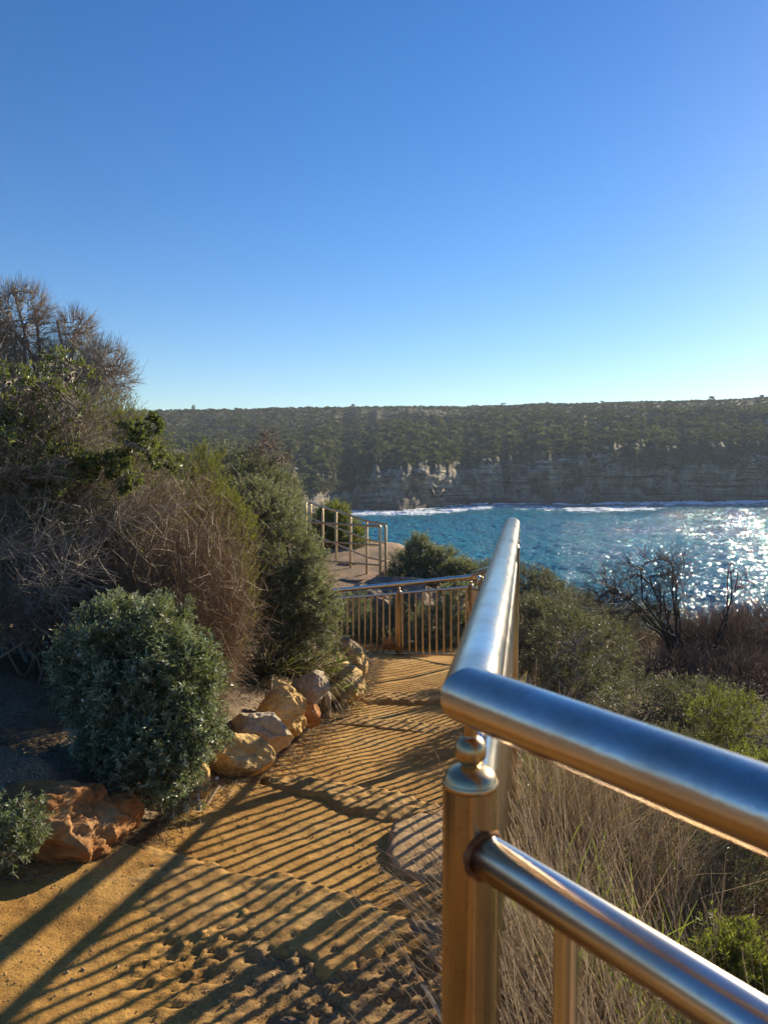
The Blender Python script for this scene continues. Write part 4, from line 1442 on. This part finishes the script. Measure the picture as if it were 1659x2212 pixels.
def dry_grass():
    mb = MB(); mg = MB()
    for n, yr, xw, H, r in ((4200, (.75, 2.4), 1.0, .60, .0014), (6500, (2.0, 4.6), 1.5, .62, .0018), (6500, (4.2, 8.5), 4.5, .5, .0024)):
        y = rng.uniform(*yr, n)
        fx = np.interp(y, XR[:, 0], XR[:, 1])
        x = fx+.03+xw*rng.random(n)**1.25
        # tussocks
        tus = vn(xyz(x*2.6, y*2.6, 0), 101)
        ok = tus > rng.uniform(-.7, .7, len(x))
        x, y = x[ok], y[ok]
        z = ground_z(x, y, False)
        p = np.stack([x, y, z-.02], -1)
        d = rng.normal(size=p.shape)*[.38, .34, 0]+[-.08, 0, 1]
        d[:, 0] += .75*vn(xyz(x*2.1, y*2.1, 0), 111); d[:, 1] += .6*vn(xyz(x*2.1, y*2.1, 9), 112)
        q = grow(p, d, H*(.45+.75*rng.random(len(p))), 6, .09, (-.01, 0, -.045))
        curves_mesh(mb, q, (r*np.linspace(1, .4, 6))[None], 3)
    tag(mb.build('dry_grass', M['straw']), 'tall dry straw coloured sedge grass on the slope right of the fence', 'grass', kind='stuff')
    m3 = MB()
    y = 1.0*(8/1.0)**rng.random(5000)
    x = np.interp(y, XR[:, 0], XR[:, 1])+.05+(1.2+.5*y)*rng.random(5000)
    ok = vn(xyz(x*1.9, y*1.9, 0), 121) > rng.uniform(-.3, .9, 5000)
    x, y = x[ok], y[ok]
    p = np.stack([x, y, ground_z(x, y, False)-.02], -1)
    d = rng.normal(size=p.shape)*[.45, .4, 0]+[-.1, 0, 1]
    q = grow(p, d, .42*(.45+.75*rng.random(len(p))), 7, .06, (0, 0, -.07))
    ribbons(m3, q, (.0028*np.array([.8, 1, 1, 1, .85, .6, .15]))[None]*(.6+.25*y)[:, None]**.5)
    tag(m3.build('green_grass', M['strap']), 'green grass blades mixed through the dry sedge right of the fence', 'grass', kind='stuff')
    # litter grass along the path edges
    m2 = MB()
    n = 2600
    y = rng.uniform(2.6, 9.5, n)
    xl_ = np.interp(y, XL[:, 0], XL[:, 1])
    x = xl_+rng.normal(size=n)*.07+.06
    p = np.stack([x, y, ground_z(x, y, True)+.004], -1)
    d = rng.normal(size=p.shape)*[1, 1, .22]+[0, 0, .12]
    q = grow(p, d, .05+.09*rng.random(n), 4, .2, (0, 0, -.04))
    q[..., 2] = np.maximum(q[..., 2], ground_z(q[..., 0], q[..., 1], True)+.003)
    curves_mesh(m2, q, .0011, 3)
    # leaf litter and twigs on the bank
    n = 9000
    y = rng.uniform(2.6, 9.5, n)
    x = np.interp(y, XL[:, 0], XL[:, 1])-rng.random(n)**1.3*1.3
    p = np.stack([x, y, ground_z(x, y, True)+.006], -1)
    d = rng.normal(size=p.shape)*[1, 1, .18]
    q = grow(p, d, .02+.06*rng.random(n), 3, .25)
    q[..., 2] = np.maximum(q[..., 2], ground_z(q[..., 0], q[..., 1], True)+.002)
    curves_mesh(m2, q, .0016, 3)
    tag(m2.build('leaf_litter', M['straw_dull']), 'dry straw and twig litter along the left path edge and bank', 'leaf litter', kind='stuff')


dry_grass()
# bright strap-leaved plants among the grass
for px, py, Y, n, H, lab in [
    (1300, 1760, 2.3, 26, .38, 'broad bright green blades seen between the two rails of the near fence'),
    (1510, 1500, 5.8, 60, .42, 'bright yellow green strap leaved clump above the right end of the handrail'),
    (1310, 1450, 6.5, 36, .36, 'green strap leaved clump between the grey green bush and the dead shrub'),
    (1420, 1860, 2.5, 22, .34, 'green blades in the dry grass straight above the middle of the second rail'),
    (1600, 1930, 2.4, 24, .32, 'green strap leaves between the handrail and second rail at the right frame edge'),
    (1160, 1640, 3.9, 30, .34, 'green strap leaves just below the handrail near the corner'),
    (1400, 1570, 4.9, 40, .38, 'green strap leaved clump peeking over the handrail left of the yellow green heath'),
    (1250, 1480, 5.6, 34, .30, 'short green strap leaved clump close right of the handrail corner'),
    (1380, 2160, 1.5, 16, .24, 'broad green blades low in the grass below the second rail')]:
    c = P(px, py, Y)
    strap_clump('green_strap_plant', lab, (c[0], c[1], gz(c[0], c[1])), n, H, 'strap', .0075 if Y > 3 else .011, .15, .45, -.09, 'green strap plants in the grass', .05)
for px, py, Y, R_, lab in [
    (1560, 1560, 4.6, 75, 'yellow green heath bush above the handrail near the right frame edge'),
    (1590, 2110, 1.9, 60, 'small fresh green heath sprigs at the lower right between the rails'),
    (1640, 1690, 3.4, 50, 'small green heath bush touching the right frame edge behind the handrail'),
    (1450, 1640, 4.2, 70, 'dull olive heath bush directly above the middle of the blue handrail')]:
    c = P(px, py, Y)
    b = (c[0], c[1], gz(c[0], c[1]))
    h = max(c[2]-b[2], .1)
    shrub('heath_bush', lab, [(np.array(c), np.array([R_*Y/F, R_*Y/F, R_*Y/F*.8])), ((np.array(c)+b)/2, np.array([R_*Y/F*.9, R_*Y/F*.9, h*.5]))], b,
          (7, 50, 260, 800), (.006, .003, .002, .0012), 'twig_brown', 'yellowgreen' if px != 1450 else 'greygreen_dull', 20, .018, .0022, .7, tiplen=.09, up=.8, group='heath bushes on the right slope')
for lab, cx, cy, rr, hh in [('dark heath thicket filling the slope behind the near posts and rails', 1.35, 2.9, .75, .38), ('dark heath thicket at the lower right under the second rail', 1.25, 1.75, .55, .26), ('dark heath thicket on the slope beyond the handrail bend', 2.2, 4.9, 1.1, .4)]:
    zz = gz(cx, cy)
    shrub('heath_thicket', lab, [(np.array([cx, cy, zz+.1]), np.array([rr, rr*.9, hh])), (np.array([cx+.4*rr, cy+.3*rr, zz+.05]), np.array([rr, rr*.8, hh*.9]))], (cx, cy, zz-.02),
          (20, 220, 1700, 5500), (.006, .003, .0018, .0012), 'twig_brown', 'greygreen_dull', 10, .016, .0023, .8, tiplen=.09, r0=.35, bspread=rr*.5, group='dark heath thickets right of the fence')

# grit and crumbs lying on the trodden sand
n = 26000
y = 1.55*(9.5/1.55)**(rng.random(n)**1.25)
xl_ = np.interp(y, XL[:, 0], XL[:, 1]); xr_ = np.interp(y, XR[:, 0], XR[:, 1])
x = xl_-.15+(np.minimum(xr_, .9)+.1-xl_)*rng.random(n)
cl = vn(xyz(x*3, y*3, 0), 131)+.7*vn(xyz(x*9, y*9, 0), 132)
ok = cl > rng.uniform(-.6, .9, n)
x, y = x[ok], y[ok]
n = len(x)
sz = np.clip(rng.lognormal(-6.15, .5, n), .0012, .011)
c = np.stack([x, y, ground_z(x, y, True)+sz*.25], -1)
ov = np.array([(1, 0, 0), (-1, 0, 0), (0, 1, 0), (0, -1, 0), (0, 0, 1), (0, 0, -1)], float)
of = np.array([(0, 2, 4), (2, 1, 4), (1, 3, 4), (3, 0, 4), (2, 0, 5), (1, 2, 5), (3, 1, 5), (0, 3, 5)])
v = ov[None]*(.6+.6*rng.random((n, 6, 1)))*sz[:, None, None]*[1, 1, .7]
th = rng.random(n)*6.28
v = np.stack([v[..., 0]*np.cos(th)[:, None]-v[..., 1]*np.sin(th)[:, None], v[..., 0]*np.sin(th)[:, None]+v[..., 1]*np.cos(th)[:, None], v[..., 2]], -1)
mb = MB()
mb.add((c[:, None]+v).reshape(-1, 3), (of[None]+(np.arange(n)*6)[:, None, None]).reshape(-1, 3), np.repeat(rng.random(n), 6))
M['grit'] = twig_mat('grit', (.26, .14, .055), (.55, .38, .20), .9, .15)
tag(mb.build('gravel', M['grit'], smooth=False), 'loose sandstone grit and crumbs on the sandy path', 'gravel', kind='stuff')
# bare rock pieces and tufts on the lookout platform
for k, (px, Y, sx_, sy_, sz_, lab) in enumerate([
    (765, 15.0, .35, .25, .06, 'flat reddish rock sheet under the front rails of the lookout fence'),
    (850, 15.7, .5, .3, .09, 'low rock shelf right of the lookout corner post'),
    (800, 14.2, .42, .3, .10, 'weathered rock ledge just in front of the lookout corner posts'),
    (745, 16.6, .3, .25, .08, 'small rock hump behind the rails of the lookout fence')]):
    b = gb(px, Y, .0)
    boulder('rock_ledge', lab, 'rock', b, (sx_, sy_, sz_), 140+k, M['rock_brown'], k*.7, 6, None, .06, 4)

# dry strap leaf lying on the path edge and loose stalks at the bottom
m = MB()
a, b = hit(496, 1683), hit(445, 1745)
q = np.array([a+(b-a)*t+[0, 0, .012+.02*math.sin(t*3.1)] for t in np.linspace(0, 1, 8)])[None]
ribbons(m, np.concatenate([q, q+[.012, 0, .004]]), np.array([.002, .005, .006, .006, .005, .004, .003, .001])[None])
tag(m.build('dry_leaf', M['straw'], loc=tuple(a)), 'long bleached dry leaf lying at the path edge below the golden rock', 'leaf')
for (a, b, r, lab) in [
    (P(960, 2110, 1.95), P(890, 1985, 2.05), .0015, 'thin dry stalk leaning over the dark rock beside the near post'),
    (P(965, 2225, 1.75), P(912, 2130, 1.85), .0042, 'thick bleached dry stem at the bottom beside the near post'),
    (P(955, 1960, 2.2), P(893, 1880, 2.35), .0015, 'thin dry stalk arching over the flat pale slab')]:
    m = MB()
    q = np.array([a+(b-a)*t+[0, 0, .01*math.sin(t*3)] for t in np.linspace(0, 1, 6)])
    curves_mesh(m, q[None], r, 5)
    tag(m.build('dry_stalk', M['straw'], loc=tuple(a)), lab, 'stalk', 'dry stalks beside the near post')

# ------------------------------------------------------------------ haze
hz = MB()
x0, x1, y0, y1, z0, z1 = -7000, 11000, -140, 2400, -26, 75
v = np.array([(x, y, z) for x in (x0, x1) for y in (y0, y1) for z in (z0, z1)], float)
hz.add(v, np.array([(0, 1, 3, 2), (4, 6, 7, 5), (0, 4, 5, 1), (2, 3, 7, 6), (0, 2, 6, 4), (1, 5, 7, 3)]))
hm, nt, out = nodes('haze')
pv = nt.nodes.new('ShaderNodeVolumePrincipled')
pv.inputs['Color'].default_value = (.72, .84, 1, 1)
pv.inputs['Density'].default_value = .00027
pv.inputs['Anisotropy'].default_value = .0
lk(nt, pv.outputs[0], out.inputs['Volume'])
HAZE = True
if HAZE:
    tag(hz.build('haze', hm, smooth=False), kind='stuff')
scene.cycles.volume_bounces = 0
scene.cycles.max_bounces = 8
